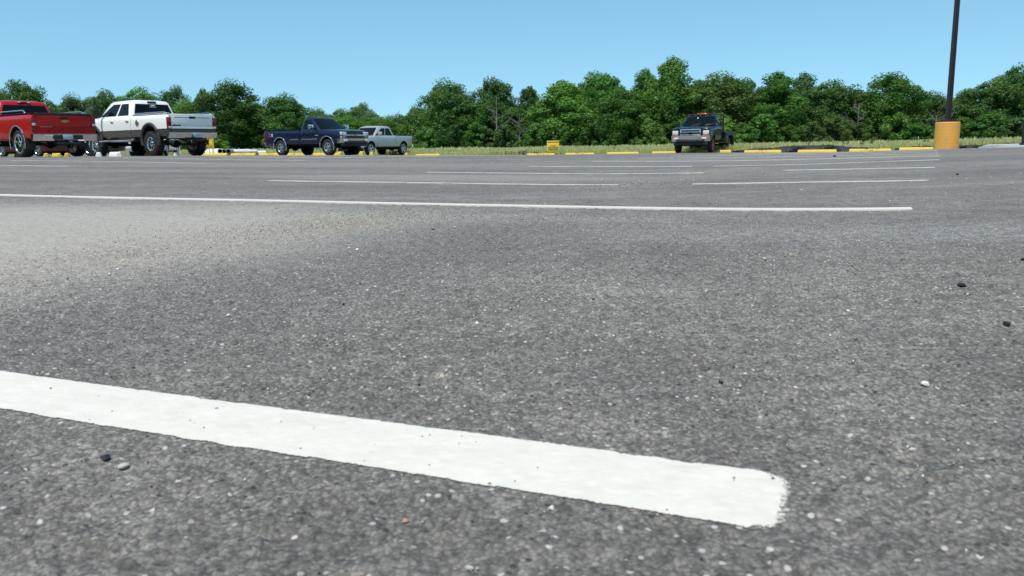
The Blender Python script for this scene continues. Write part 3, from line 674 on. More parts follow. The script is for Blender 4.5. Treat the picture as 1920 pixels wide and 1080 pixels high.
    a = MB(); a.tube([(rx, -W + .2, R), (rx, W - .2, R)], .055, 12); a.lathe([(0, -.2), (.1, -.16), (.165, 0), (.1, .16), (0, .2)], 16, 'y', (rx, 0, R)); a.tube([(rx, 0, R + .02), (fx - .6, 0, zb + .05)], .045, 10)
    for s_ in (.48, -.48): a.tube([(rx - .7, s_, zb), (rx, s_, R + .1), (rx + .7, s_, zb)], .03, 6)
    a.build('rear_axle', MT['dark'], root)
    a = MB(); a.tube([(fx, -W + .2, R), (fx, W - .2, R)], .05, 12); a.lathe([(0, -.2), (.12, -.1), (.14, 0), (.12, .1), (0, .2)], 16, 'y', (fx, .2, R)); a.build('front_axle', MT['dark'], root)
    # ---- wheels
    tw = g('tw', .27); yo = W - tw / 2 - g('inset', .03)
    for x in (fx, rx):
        for side in (1, -1):
            dual = g('flat') and x == rx
            wheel(root, x, side * (yo + (.10 if dual else 0)), R, tw * (1.0 if not dual else .9), P['rim'], 'dual' if dual else P['wheel'], MT[g('rear_rim', 'alloy')] if dual else MT[g('rim_mat', 'alloy')], g('lugs', False))
            if dual: wheel(root, x, side * (yo - .16), R, tw * .9, P['rim'], 'dual', MT[g('rear_rim', 'alloy')])
    # ---- bumpers
    if g('bed'):
        bm = bumper(xr - .16, -1, W - .01, zb - .055, zb + .16).build('rear_bumper', MT['chrome'], root)
        MB().box((xr - .085, 0, zb + .165), (.16, 2 * W - .12, .02), .006).build('step_pad', MT['grey'], bm)
        if g('bumper_gap'): MB().box((xr - .155, 0, zb + .055), (.02, .92, .15), .006).build('bumper_recess', MT['black'], bm)
        MB().box((xr - .168, g('plate_y', 0.0), zb + .07), (.008, .31, .155), .003).build('licence_plate', MT['plate'], bm)
        h = MB(); h.box((xr - .05, 0, zb - .13), (.22, .75, .07), .01); h.box((xr - .18, 0, zb - .13), (.2, .08, .08), .008); h.build('tow_hitch', MT['black'], root)
        MB().tube([(xr + .5, -.62, zb - .06), (xr + .12, -.66, zb - .08)], .04, 12).build('exhaust_pipe', MT['alloy'], root)
    # ---- front end
    fr = g('front')
    if fr == 'old':       # wide chrome bar between the lamps, black grille
        MB().box((xf + .0, 0, hf - .235), (.05, 2 * W - .50, .30), .02).build('grille', MT['black'], root)
        gb = MB().box((xf + .035, 0, hf - .215), (.05, 2 * W - .40, .065), .015).build('grille_bar', MT['chrome'], root)
        emblem(gb, (xf + .064, 0, hf - .215), .2, .062, MT['gold'], 'x')
        for s_ in (1, -1):
            hl = MB().box((xf - .05, s_ * (W - .255), hf - .135), (.16, .36, .15), .025).build('headlight', MT['lamp_clear'], root)
            MB().box((xf - .05, s_ * (W - .255), hf - .30), (.15, .36, .105), .02).build('turn_lamp', MT['lamp_clear'], root)
            MB().box((xf - .045, s_ * (W - .15), hf - .30), (.17, .14, .09), .015).build('amber_lens', MT['lamp_amber'], hl)
    if fr == 'heavy':     # tall chrome-ringed grille, stacked lamps
        gm = MB()
        for z, h_ in ((hf - .09, .075), (hf - .47, .055)): gm.box((xf + .02, 0, z), (.08, 1.02, h_), .022)
        for s_ in (1, -1): gm.box((xf + .02, s_ * .50, hf - .28), (.08, .06, .42), .02)
        gr = gm.build('grille', MT['chrome'], root)
        MB().box((xf - .01, 0, hf - .28), (.05, .98, .36), .01).build('grille_mesh', MT['black'], gr)
        for z in (hf - .21, hf - .345): MB().box((xf + .022, 0, z), (.04, .95, .05), .012).build('grille_bar', MT['grey'] if False else MT['alloy'], gr)
        MB().lathe([(0, .012), (.05, .012), (.06, 0)], 24, 'y').build('emblem', MT['navy'], gr)
        em = D.objects['emblem'] if False else [c for c in gr.children if c.name.startswith('emblem')][0]
        em.location = (xf + .045, 0, hf - .28); em.rotation_euler = (0, 0, -pi / 2); em.scale = (2.0, 1, 1)
        for s_ in (1, -1):
            hl = MB().box((xf - .04, s_ * (W - .215), hf - .23), (.14, .30, .19), .02).build('headlight', MT['lamp_clear'], root)
            MB().box((xf - .04, s_ * (W - .215), hf - .38), (.15, .31, .095), .015).build('turn_lamp', MT['lamp_amber'], root)
    if fr == 'wide':
        MB().box((xf + .0, 0, hf - .25), (.06, 2 * W - .62, .34), .02).build('grille', MT['black'], root)
        gb = MB().box((xf + .04, 0, hf - .25), (.04, 2 * W - .5, .08), .015).build('grille_bar', MT['silver'], root)
        emblem(gb, (xf + .064, 0, hf - .25), .2, .062, MT['gold'], 'x')
        for s_ in (1, -1): MB().box((xf - .08, s_ * (W - .21), hf - .22), (.22, .32, .32), .03).build('headlight', MT['lamp_clear'], root)
    if fr == 'car':
        MB().box((xf + .005, 0, hf - .13), (.04, 1.0, .045), .01).build('grille', MT['black'], root)
        MB().box((xf + .012, .02, hf - .30), (.04, .86, .20), .02).build('lower_grille', MT['black'], root)
        for s_ in (1, -1):
            MB().box((xf - .10, s_ * (W - .25), hf - .13), (.2, .3, .11), .03).build('headlight', MT['lamp_clear'], root)
            MB().poly([(xf + .004, s_ * .50, hf - .22), (xf + .004, s_ * .50, hf - .42), (xf - .01, s_ * .78, hf - .42)], (.012, 0, 0)).build('side_intake', MT['black'], root)
    if fr:
        fbz, fbh = P.get('fb_z', zb + .08), P.get('fb_h', .22)
        fb = bumper(xf + .13, 1, W - .015, fbz - fbh / 2, fbz + fbh / 2).build('front_bumper', MT[g('fbm', 'chrome')], root)
        if g('air_dam'):
            MB().box((xf + .1, 0, P['fb_z'] - P['fb_h'] * .42), (.10, 1.45, .10), .02).build('air_intake', MT['black'], fb)
            MB().box((xf - .02, 0, P['fb_z'] - P['fb_h'] * .85), (.14, 2 * W - .25, .16), .03).build('air_dam', MT['black'], root)
            for s_ in (1, -1): MB().box((xf + .115, s_ * .72, P['fb_z'] + .0), (.05, .25, .09), .02).build('fog_lamp', MT['lamp_clear'], fb)
    # ---- mirrors
    for s_ in (1, -1):
        ms = g('mirror', (.16, .26, .20)); mx = xw0 - .32; my = s_ * (W + .06 + ms[1] / 2)
        mi = MB().box((mx, my, belt + .10 + ms[2] * .2), ms, .035, seg=3).build('mirror', MT[g('mirror_mat', P['paint'])], root)
        MB().tube([(mx, s_ * (W - .1), belt + .05), (mx, my, belt + .06)], .03, 8).build('mirror_arm', MT['black'], mi)
    for y in (.38, -.32):
        MB().tube([(xw0 + .07, y, hc + .045), (xw0 - .05, y + .45, belt + .12)], .012, 6).build('wiper', MT['black'], root)
    P.update(xf=xf, xr=xr, root=root, rear_window=rw, W=W, za=za, x_bed=xr + .02, x_cab=xc)
    return root
def emblem(parent, c, w_, h_, m, face):
    s = 1
    pts = [(-.5, -.22), (-.26, -.22), (-.22, -.5), (.28, -.5), (.24, -.22), (.5, -.22), (.44, .22), (.20, .22), (.16, .5), (-.34, .5), (-.30, .22), (-.56, .22)]
    MB().poly([(c[0], c[1] + p[0] * w_, c[2] + p[1] * h_) for p in pts], ((.008 if face == 'x' else -.008), 0, 0)).build('emblem', m, parent)
def place(root, x, y, az_deg, pitch=0.0):
    root.location = (x, y, tz(x, y)); root.rotation_euler = (0, pitch, radians(90 - az_deg))
def from_end(P, u, dist, az, end):
    """put the vehicle so that the middle of its front or rear end stands at column u, distance dist"""
    x, y = at(u, dist); h = Vector((sin(radians(az)), cos(radians(az)))); e = P['xf'] if end == 'front' else P['xr'] - .1
    return x - h.x * e, y - h.y * e

# red pickup, tail to the camera
RED = dict(paint='red', wb=3.65, foh=.95, roh=1.10, W=1.015, R=.435, zb=.56, belt=1.27, roof=1.90, hood_f=1.16, hood_c=1.24, cab_back=-.42, ws_base=1.35, ws_top=.62, roof_back=-.26,
           bed=1.36, arch=.51, lift=.04, rim=.30, wheel='five', rim_mat='chrome', tw=.275, side_windows=[(.10, .42, .13, .41), (.47, .93, .46, .74)], doors=[(-.38, .28), (.30, 1.22)],
           flare='chrome', flare_r=.016, tg_cap=True, bed_rail=True, bumper_gap=True, plate_y=.02, lamp_mid=True, front='wide', fb_z=.62, fb_h=.3, handle='red', tumble=.25)
r = vehicle('pickup_truck', 'red pickup with chrome wheels and bow-tie tailgate badge, cut off by the left edge', 'pickup truck', RED)
x, y = from_end(RED, 130, 26.3, -54.5, 'rear'); place(r, x, y, -54.5)
tg = [c for c in r.children if c.name.startswith('tailgate')][0]
emblem(tg, (RED['x_bed'] - .012, -.02, 1.13), .26, .085, MT['gold'], '-x')
text_obj('SILVERADO', .07, 'lettering', MT['text_grey'], tg, (RED['x_bed'] - .020, .56, .93), (pi / 2, 0, -pi / 2), sx=1.0)
text_obj('VORTEC MAX LTZ', .055, 'lettering', MT['text_grey'], tg, (RED['x_bed'] - .024, .47, .855), (pi / 2, 0, -pi / 2), sx=1.1)
for s_ in (1, -1):
    MB().box((-RED['wb'] / 2 - .50, s_ * .84, .43), (.02, .32, .36), .006).build('mud_flap', MT['black'], r)
    MB().tube([(-.6, s_ * 1.0, .50), (-.5, s_ * 1.07, .47), (1.2, s_ * 1.07, .47), (1.3, s_ * 1.0, .50)], .045, 10).build('side_step', MT['chrome'], r)
hb = MB().box((-.27, 0, 1.83), (.06, .40, .05), .012).build('high_brake_lamp', MT['lamp_red'], r)
for s_ in (1, -1): MB().box((-.305, s_ * .15, 1.832), (.02, .09, .035), .008).build('cargo_lamp', MT['lamp_clear'], hb)
MB().lathe([(0, 0), (.05, .0), (.05, .03), (0, .05)], 12, 'z', (RED['xr'] - .26, 0, .46)).build('tow_ball', MT['chrome'], r)

# lifted white crew-cab pickup
WHT = dict(paint='two_tone', wb=3.96, foh=.95, roh=1.22, W=1.02, R=.455, zb=.70, belt=1.53, roof=2.16, hood_f=1.42, hood_c=1.50, cab_back=-.72, ws_base=1.62, ws_top=1.00, roof_back=-.58,
           bed=1.54, arch=.56, lift=.17, rim=.245, wheel='eight', rim_mat='chrome', tw=.32, inset=-.02, side_windows=[(.10, .43, .14, .415), (.49, .955, .48, .78)], doors=[(-.66, .40), (.42, 1.52)],
           flare='brown', flare_r=.055, lugs=True, rail_cap='white_car', front='heavy', fb_z=.80, fb_h=.3, air_dam=True, handle='chrome', mirror=(.12, .28, .36), mirror_mat='black', tumble=.24, plate_y=-.02)
r = vehicle('pickup_truck', 'lifted white crew cab pickup with brown lower trim and knobbly off-road tyres', 'pickup truck', WHT)
x, y = from_end(WHT, 369, 30.6, -55.0, 'rear'); place(r, x, y, -55.0)
tg = [c for c in r.children if c.name.startswith('tailgate')][0]
text_obj('4X4', .13, 'lettering', MT['text_dark'], tg, (WHT['x_bed'] - .020, .66, 1.09), (pi / 2, 0, -pi / 2), sx=1.5)
MB().box((WHT['x_bed'] - .008, -.70, 1.08), (.008, .11, .075), .003).build('badge', MT['text_grey'], tg)
MB().box((WHT['x_bed'] - .009, 0, 1.40), (.008, 1.5, .022), .003).build('upper_crease', MT['grey'], tg)
for s_ in (1, -1):
    MB().tube([(-.85, s_ * 1.0, .66), (-.75, s_ * 1.08, .60), (1.45, s_ * 1.08, .60), (1.55, s_ * 1.0, .66)], .042, 10).build('running_board', MT['chrome'], r)
    o = MB().lathe([(0, .012), (.12, .012), (.13, 0)], 28, 'y').build('round_badge', MT['text_grey'], r); o.location = (-1.18, s_ * 1.018, 1.24)
    if s_ < 0: o.rotation_euler = (0, 0, pi)
    MB().lathe([(0, .016), (.085, .016), (.09, 0)], 24, 'y').build('badge_centre', MT['grey'], o)
    MB().tube([(-3.0, s_ * .93, 1.56), (-2.9, s_ * .93, 1.60), (-1.0, s_ * .93, 1.60), (-.85, s_ * .93, 1.56)], .02, 8).build('bed_rail', MT['chrome'], r)
hb = MB().box((-.60, 0, 2.075), (.07, .36, .07), .015).build('high_brake_lamp', MT['black'], r)
rw = WHT['rear_window']
t = MB()
for s_ in (1, -1):
    for k in range(4):
        a = radians(35 + 30 * k); t.tube([(-.655, s_ * .03, 1.905), (-.65, s_ * (.03 + .13 * cos(a) * .8), 1.905 + .085 * sin(a))], .009, 5)
t.box((-.658, 0, 1.885), (.008, .30, .018)); t.build('antler_decal', MT['text_white'], rw)

# dark blue regular-cab pickup
BLU = dict(paint='blue', wb=3.38, foh=.92, roh=1.20, W=.995, R=.395, zb=.54, belt=1.26, roof=1.90, hood_f=1.17, hood_c=1.24, cab_back=-.20, ws_base=1.18, ws_top=.52, roof_back=-.03,
           bed=1.29, arch=.47, lift=.05, rim=.215, wheel='five', rim_mat='alloy', tw=.27, side_windows=[(.12, .90, .14, .67)], doors=[(-.10, 1.08)],
           flare='chrome', flare_r=.022, front='old', fb_z=.70, fb_h=.22, air_dam=True, handle='blue', mirror_mat='chrome', tumble=.24, rail_cap='black')
r = vehicle('pickup_truck', 'dark blue two-door pickup facing right, in front of the silver pickup', 'pickup truck', BLU)
x, y = from_end(BLU, 666, 39.6, 124.5, 'front'); place(r, x, y, 124)
for s_ in (1, -1):
    MB().box((.48, s_ * .998, .80), (1.12, .02, .035), .006).build('side_moulding', MT['alloy'], r)
    MB().box((-.60, s_ * .998, .80), (.62, .02, .035), .006).build('side_moulding', MT['alloy'], r)
    z = text_obj('Z', .19, 'lettering', MT['text_red'], r, (-2.42 if s_ < 0 else -2.55, s_ * .999, 1.03), (pi / 2, 0, 0 if s_ < 0 else pi))
    z = text_obj('71', .15, 'lettering', MT['text_white'], r, (-2.22 if s_ < 0 else -2.75, s_ * .999, 1.03), (pi / 2, 0, 0 if s_ < 0 else pi))
    MB().box((1.02, s_ * .999, .98), (.26, .01, .035), .003).build('fender_badge', MT['text_grey'], r)

# silver crew-cab pickup
SIL = dict(paint='silver', wb=3.64, foh=.98, roh=1.15, W=1.0, R=.405, zb=.52, belt=1.24, roof=1.88, hood_f=1.13, hood_c=1.21, cab_back=-.86, ws_base=1.42, ws_top=.66, roof_back=-.66,
           bed=1.28, arch=.48, lift=.03, rim=.27, wheel='five', rim_mat='alloy', tw=.27, side_windows=[(.09, .45, .16, .43), (.50, .94, .48, .73)], doors=[(-.78, .22), (.24, 1.28)],
           front='wide', fb_z=.62, fb_h=.28, air_dam=True, handle='chrome', mirror_mat='silver', tumble=.26)
r = vehicle('pickup_truck', 'silver four-door pickup partly hidden behind the dark blue pickup', 'pickup truck', SIL)
x, y = from_end(SIL, 655, 50.9, 206.5, 'front'); place(r, x, y, 206.5)

# navy flatbed truck with amber roof beacon
FLT = dict(paint='navy', wb=3.58, foh=.90, roh=1.05, W=1.0, R=.40, zb=.60, belt=1.38, roof=1.97, hood_f=1.27, hood_c=1.36, cab_back=-.10, ws_base=1.15, ws_top=.52, roof_back=.03, flat=True,
           arch=.47, lift=.06, rim=.225, wheel='eight', rim_mat='red_wheel', rear_rim='pink_wheel', tw=.235, side_windows=[(.12, .90, .14, .70)], doors=[(-.02, 1.06)],
           front='heavy', fb_z=.74, fb_h=.30, air_dam=True, handle='black', mirror=(.10, .17, .24), mirror_mat='black_steel', tumble=.23)
r = vehicle('flatbed_truck', 'dark navy flatbed truck with amber roof beacon and red wheels', 'truck', FLT)
x, y = from_end(FLT, 1294, 41.5, 206.5, 'front'); place(r, x, y, 206.5)
fd = MB().box((-1.72, 0, 1.06), (2.75, 2.28, .10), .015); fd.box((-1.72, 1.12, 1.0), (2.75, .05, .16), .01); fd.box((-1.72, -1.12, 1.0), (2.75, .05, .16), .01)
for k in range(6): fd.box((-.6 - .45 * k, 0, .98), (.06, 2.1, .10), .005)
fd.build('flat_deck', MT['black_steel'], r)
hr = MB()
for s_ in (1, -1):
    hr.tube([(-.34, s_ * 1.0, 1.1), (-.34, s_ * 1.0, 1.98)], .04, 8)
    hr.tube([(-.34, s_ * .45, 1.1), (-.34, s_ * .45, 2.0)], .03, 8)
hr.tube([(-.34, -1.0, 1.98), (-.34, -.9, 2.02), (-.34, .9, 2.02), (-.34, 1.0, 1.98)], .04, 8); hr.tube([(-.34, -1.0, 1.55), (-.34, 1.0, 1.55)], .03, 8)
for k in range(14): hr.tube([(-.34, -.9 + .138 * k, 1.12), (-.34, -.9 + .138 * k, 2.0)], .010, 4)
hr.build('headache_rack', MT['black_steel'], r)
for s_ in (1, -1):
    tb = MB().box((-.85, s_ * .97, .72), (.75, .3, .48), .02).build('tool_box', MT['black_steel'], r)
    MB().box((-.85, s_ * 1.125, .80), (.14, .012, .05), .003).build('latch', MT['alloy'], tb)
    MB().box((-FLT['wb'] / 2 - .62, s_ * .95, .62), (.02, .46, .55), .005).build('mud_flap', MT['black'], r)
    MB().box((.5, s_ * 1.02, .52), (1.1, .16, .05), .015).build('side_step', MT['black_steel'], r)
lb = MB().box((.28, 0, 1.985), (.2, .54, .035), .01).build('beacon_bar', MT['black'], r)
MB().box((.28, 0, 2.03), (.16, .50, .07), .03, seg=3).build('amber_lens', MT['lamp_amber'], lb)
for yy in (-.62, -.30, 0, .30, .62): MB().box((.56, yy, 1.955 - abs(yy) * .03), (.08, .055, .03), .01).build('clearance_lamp', MT['lamp_amber'], r)
st = MB().lathe([(0, .003), (.035, .003), (.04, 0)], 16, 'y').build('windscreen_sticker', MT['text_white'], r); st.location = (.86, -.08, 1.80); st.rotation_euler = (0, 0, -pi / 2)
sh = MB().box((1.03, .45, 1.45), (.16, .5, .012), .003, ry=radians(-10)).build('dashboard_paper', MT['yellow'], r)

def lean(o, zmid, f):
    """a tailgate is tucked in towards its lower edge"""
    for q in [o] + list(o.children):
        if q.rotation_euler.x: q.location.x -= (q.location.z - zmid) * f
        else:
            for v in q.data.vertices: v.co.x -= (v.co.z - zmid) * f
for o in [c for c in D.objects if c.name.startswith('tailgate') and not c.name.startswith('tailgate_cap')]: lean(o, max(v.co.z for v in o.data.vertices) - .12, .125)
# three vehicles far behind, seen under and between the near pickups
CAR = dict(wb=2.75, foh=.86, roh=.95, W=.90, R=.33, zb=.24, belt=.92, roof=1.46, hood_f=.78, hood_c=.92, cab_back=-.9, ws_base=.95, ws_top=.25, roof_back=-1.15, arch=.385, lift=.02, rim=.215,
           wheel='five', tw=.21, side_windows=[(.14, .46, .20, .42), (.50, .92, .46, .68)], doors=[(-.75, .12), (.14, 1.0)], front='car', fb_z=.36, fb_h=.2, mirror=(.12, .2, .14))
for nm, paint, lab, u, d_, az, end, ex in (
    ('sedan', 'white_car', 'white sedan seen beneath the lifted white pickup, black grille toward the camera', 272, 40.0, 168, 'front', {}),
    ('sedan', 'maroon', 'dark maroon car half hidden behind the red pickup', 119, 44.0, 112, 'front', {}),
    ('sport_utility_vehicle', 'black_car', 'black vehicle whose silver wheel shows between the red and white pickups', 212, 46.0, 112, 'front', dict(R=.38, zb=.36, belt=1.08, roof=1.75, hood_f=.98, hood_c=1.07, roof_back=-1.3, arch=.44, rim=.235))):
    Q = dict(CAR); Q.update(paint=paint, fbm=paint, handle=paint, mirror_mat=paint, **ex); rr = vehicle(nm, lab, 'car', Q); x, y = from_end(Q, u, d_, az, end); place(rr, x, y, az)

# ------------------------------------------------------------------ wheel stops
def stop_mesh(m, name):
    b = MB(); rings = []
    prof_ = [(-.085, 0), (-.085, .03), (-.055, .125), (-.035, .14), (.035, .14), (.055, .125), (.085, .03), (.085, 0)]
    for x, k, zt in ((-.915, .80, .80), (-.90, .92, .90), (-.84, 1, 1), (-.35, 1, 1), (0, 1, 1), (.35, 1, 1), (.84, 1, 1), (.90, .92, .90), (.915, .80, .80)):
        rings.append([(x, y * k, z * zt) for y, z in prof_])
    b.loft(rings)
    return b.mesh(name, [m], 30)
SM_Y = stop_mesh(MT['yellow'], 'wheel_stop'); SM_W = stop_mesh(MT['white_stop'], 'wheel_stop')
def wheel_stop(u, dist, az, label, group, m=None, sink=0.0, sc=1.0):
    o = add_obj('wheel_stop', m or SM_Y); x, y = at(u, dist); o.location = (x, y, tz(x, y) - sink); o.rotation_euler = (0, 0, radians(90 - (az if az > 90 else math.degrees(math.atan((u - 960) / FPX)) + (az + 90) * 0 + (-6 if label.startswith('long') or 'sideways' in label else 1.5)))); o.scale = (sc, 1, 1)
    tag(o, label, 'wheel stop', group); return o
G1 = 'yellow wheel stops along the field edge'
for u, d_, lab in ((1727, 37.2, 'yellow wheel stop just left of the orange light pole base'), (1631, 38.6, 'yellow wheel stop second from the orange pole base'),
                   (1532, 40.4, 'yellow wheel stop in front of the middle of the black silt fence'), (1430, 41.6, 'yellow wheel stop with dark scuffs, first to the right of the flatbed truck'),
                   (1338, 43.6, 'yellow wheel stop under the rear of the flatbed truck'), (1253, 45.4, 'yellow wheel stop behind the front wheel of the flatbed truck'),
                   (1168, 48.2, 'yellow wheel stop first to the left of the flatbed truck'), (1087, 50.2, 'yellow wheel stop first to the right of the yellow sign on legs'),
                   (1014, 52.0, 'yellow wheel stop at the foot of the yellow sign on legs'), (802, 55.0, 'lone yellow wheel stop to the right of the silver pickup')):
    wheel_stop(u, min(d_, edge_d(u, -1.0)), 118 + RNG.uniform(-3, 3), lab, G1, sink=.055 if u < 1300 else .015)
for u, d_, lab in ((403, 46, 'yellow wheel stop with brown scuffs in front of the white wrapped heap'), (456, 46, 'yellow wheel stop in front of the corrugated pipes'),
                   (509, 46, 'yellow wheel stop behind the rear wheel of the dark blue pickup'), (557, 46, 'yellow wheel stop between the wheels of the dark blue pickup'), (611, 46, 'yellow wheel stop behind the front wheel of the dark blue pickup')):
    wheel_stop(u, d_, 109, lab, 'yellow wheel stops behind the dark blue pickup', sc=.9)
for u, d_, az, lab, m, g in ((637, 33, -22, 'yellow wheel stop end-on below the front bumper of the dark blue pickup', SM_Y, 1), (678, 30, -17, 'yellow wheel stop end-on between the dark blue and silver pickups', SM_Y, 1),
                         (697, 33, -17, 'yellow wheel stop end-on beside the front wheel of the silver pickup', SM_Y, 1), (762, 42, -14, 'yellow wheel stop end-on beside the rear wheel of the silver pickup', SM_Y, 1),
                         (31, 30, -30, 'yellow wheel stop end-on left of the rear wheel of the red pickup', SM_Y, 1), (86, 33, -32, 'small yellow wheel stop end-on under the red pickup, beside the grass gap', SM_Y, 1),
                         (105, 34, -45, 'yellow wheel stop turned sideways under the red pickup tailgate', SM_Y, 1), (125, 33, -32, 'yellow wheel stop under the right of the red pickup tailgate', SM_Y, 1),
                         (185, 27, -34, 'white wheel stop end-on between the red and white pickups', SM_W, 2), (215, 25, -38, 'long white wheel stop under the side step of the white pickup', SM_W, 2),
                         (275, 34, -30, 'pale yellow wheel stop left of the rear wheel of the white pickup', SM_Y, 1), (303, 32, -25, 'orange yellow wheel stop right of the rear wheel of the white pickup', SM_Y, 1),
                         (330, 31, -40, 'white wheel stop under the tail of the white pickup', SM_W, 2)):
    wheel_stop(u, d_, az, lab, 'wheel stops seen end-on' if g == 1 else 'white wheel stops under the white pickup', m)

# ------------------------------------------------------------------ light pole on its painted base
x, y = at(1773, 25.0); r = empty('light_pole', 'tall dark brown light pole on an orange yellow concrete base', 'light pole', (x, y, tz(x, y) - .02), radians(8))
MB().lathe([(0, .83), (.325, .83), (.342, .81), (.346, .79), (.346, .02), (.35, 0)], 56, 'z').build('concrete_base', MT['barrel'], r, 50)
MB().box((0, 0, .855), (.40, .40, .05), .006).box((0, 0, .89), (.30, .30, .03), .006).build('base_cover', MT['brown_steel'], r)
pm = MB(); pm.loft([[(sx * h_, sy * h_, z) for sx, sy in ((-.8, -1), (.8, -1), (1, -.8), (1, .8), (.8, 1), (-.8, 1), (-1, .8), (-1, -.8))] for z, h_ in ((.88, .068), (9.0, .05))])
pm.build('pole', MT['brown_steel'], r, 20)
hd = MB().box((.55, 0, 9.0), (.7, .36, .12), .03).tube([(0, 0, 8.9), (.3, 0, 9.0)], .035, 8).build('lamp_head', MT['brown_steel'], r)
MB().box((.58, 0, 8.935), (.5, .28, .015), .004).build('lens', MT['lamp_clear'], hd)
for k in range(4):
    a = pi / 4 + k * pi / 2; MB().tube([(.235 * cos(a), .235 * sin(a), .83), (.235 * cos(a), .235 * sin(a), .90)], .014, 6).build('anchor_bolt', MT['alloy'], r)
# post and white kerb at the right edge
x, y = at(1919, 29.0, 276); r = empty('steel_post', 'dark blue steel post with base plate at the right edge', 'post', (x, y, tz(x, y)), radians(12))
MB().box((0, 0, .02), (.34, .34, .04), .006).box((0, 0, .09), (.20, .20, .10), .02).build('base_plate', MT['blue_steel'], r)
MB().box((0, 0, 1.6), (.115, .115, 3.2), .012).build('post', MT['blue_steel'], r)
for k in range(4): MB().tube([(.13 * (-1) ** k, .13 * (-1) ** (k // 2), .04), (.13 * (-1) ** k, .13 * (-1) ** (k // 2), .075)], .014, 6).build('anchor_bolt', MT['alloy'], r)
def kerb(p0, p1, w_, h_, label):
    b = MB(); n = 14; d_ = Vector((p1[0] - p0[0], p1[1] - p0[1])); d_.normalize(); nn = Vector((-d_.y, d_.x)); rings = []
    for i in range(n + 1):
        t = i / n; x = p0[0] + (p1[0] - p0[0]) * t; y = p0[1] + (p1[1] - p0[1]) * t; z = tz(x, y); hh = h_ * min(1, .3 + t * 4)
        rings.append([(x + nn.x * a, y + nn.y * a, z + c * hh - (.03 if c == 0 else 0)) for a, c in ((-w_ / 2, 0), (-w_ / 2, .85), (-w_ / 2 + .02, 1), (w_ / 2 - .02, 1), (w_ / 2, .85), (w_ / 2, 0))])
    return tag(b.loft(rings).build('kerb', MT['white_stop'], None, 30), label, 'kerb', 'pale kerbs beside the steel post')
kerb(at(1838, 36, 276), at(1935, 30.5, 274), .16, .14, 'long thin white concrete kerb running to the dark steel post')
kerb(at(1868, 30.5, 277), at(1940, 28.0, 276), .15, .07, 'low white kerb in front of the long kerb beside the steel post')

# ------------------------------------------------------------------ yellow signs
def sign(u, dist, az, wd, ht, leg, label, rows, cat='sign'):
    x, y = at(u, dist); r = empty('sign', label, cat, (x, y, tz(x, y) - .02), radians(180 - az))     # its face looks along local -Y
    bd = MB().box((0, 0, leg + ht / 2), (wd, .02, ht), .004).build('board', MT['sign'], r)
    for s_ in (-1, 1): MB().box((s_ * (wd / 2 - .03), .022, (leg + ht) / 2), (.04, .022, leg + ht), .003).build('leg', MT['sign'], r)
    for txt, sz, zz, m, sx in rows: text_obj(txt, sz, 'lettering', MT[m], bd, (0, -.0115, leg + ht * zz), (pi / 2, 0, 0), sx=sx)
    return r
sign(1037, 46.5, 178, .70, .60, .22, 'yellow sign board on short legs standing alone in front of the meadow',
     [('CONSTRUCTION', .082, .86, 'text_dark', 1.0), ('DO NOT', .075, .50, 'text_dark', 1.0), ('PARK BEYOND', .075, .32, 'text_dark', 1.15), ('WHEEL STOPS', .08, .14, 'text_dark', 1.1)])
sign(391, 47.0, 172, .52, .42, .42, 'yellow sign in front of another yellow sign, beside the tail of the white pickup',
     [('DO NOT', .055, .62, 'text_dark', 1.0), ('PARK BEYOND', .06, .38, 'text_dark', 1.1), ('WHEEL STOPS', .06, .16, 'text_dark', 1.15)])
sign(397, 48.2, 172, .30, .30, .86, 'small upper yellow sign rising behind the front sign near the white pickup', [('CAUTION', .05, .55, 'text_dark', 1.0)])

# ------------------------------------------------------------------ pipes and the white wrapped heap
def pipe(u, dist, az, ln, rad, m, label, lift=0.0):
    x, y = at(u, dist); b = MB(); n = int(ln / .055); pr = []
    for i in range(n + 1):
        pr.append((rad + (.012 if i % 2 else 0), -ln / 2 + ln * i / n))
    for i in range(n, -1, -4): pr.append((rad - .018, -ln / 2 + ln * i / n))
    o = b.lathe(pr, 28, 'y', closed=True).build('drain_pipe', m, None, 50); o.location = (x, y, tz(x, y) + rad + .01 + lift); o.rotation_euler = (0, 0, radians(-az))
    tag(o, label, 'pipe', 'corrugated drain pipes lying at the field edge'); return o
pipe(414, 48.6, -18, 3.0, .135, MT['white_plastic'], 'white drain pipe end-on beside the white wrapped heap', .12)
pipe(423.5, 48.8, -15, 3.0, .13, MT['galv'], 'grey drain pipe with open dark end, second from the white heap', .10)
pipe(433, 49.2, -13, 3.0, .13, MT['galv'], 'grey drain pipe with open dark end, third from the white heap', .12)
pipe(443, 49.8, 55, 1.6, .14, MT['white_plastic'], 'white ribbed drain pipe lying askew right of the pipe ends', .08)
pipe(456, 50.4, 78, 1.7, .15, MT['galv'], 'grey ribbed pipe lying sideways in the middle of the pipe pile', .06)
pipe(475, 51.0, 60, 1.5, .13, MT['white_plastic'], 'pale ribbed pipe at the right end of the pipe pile', .02)
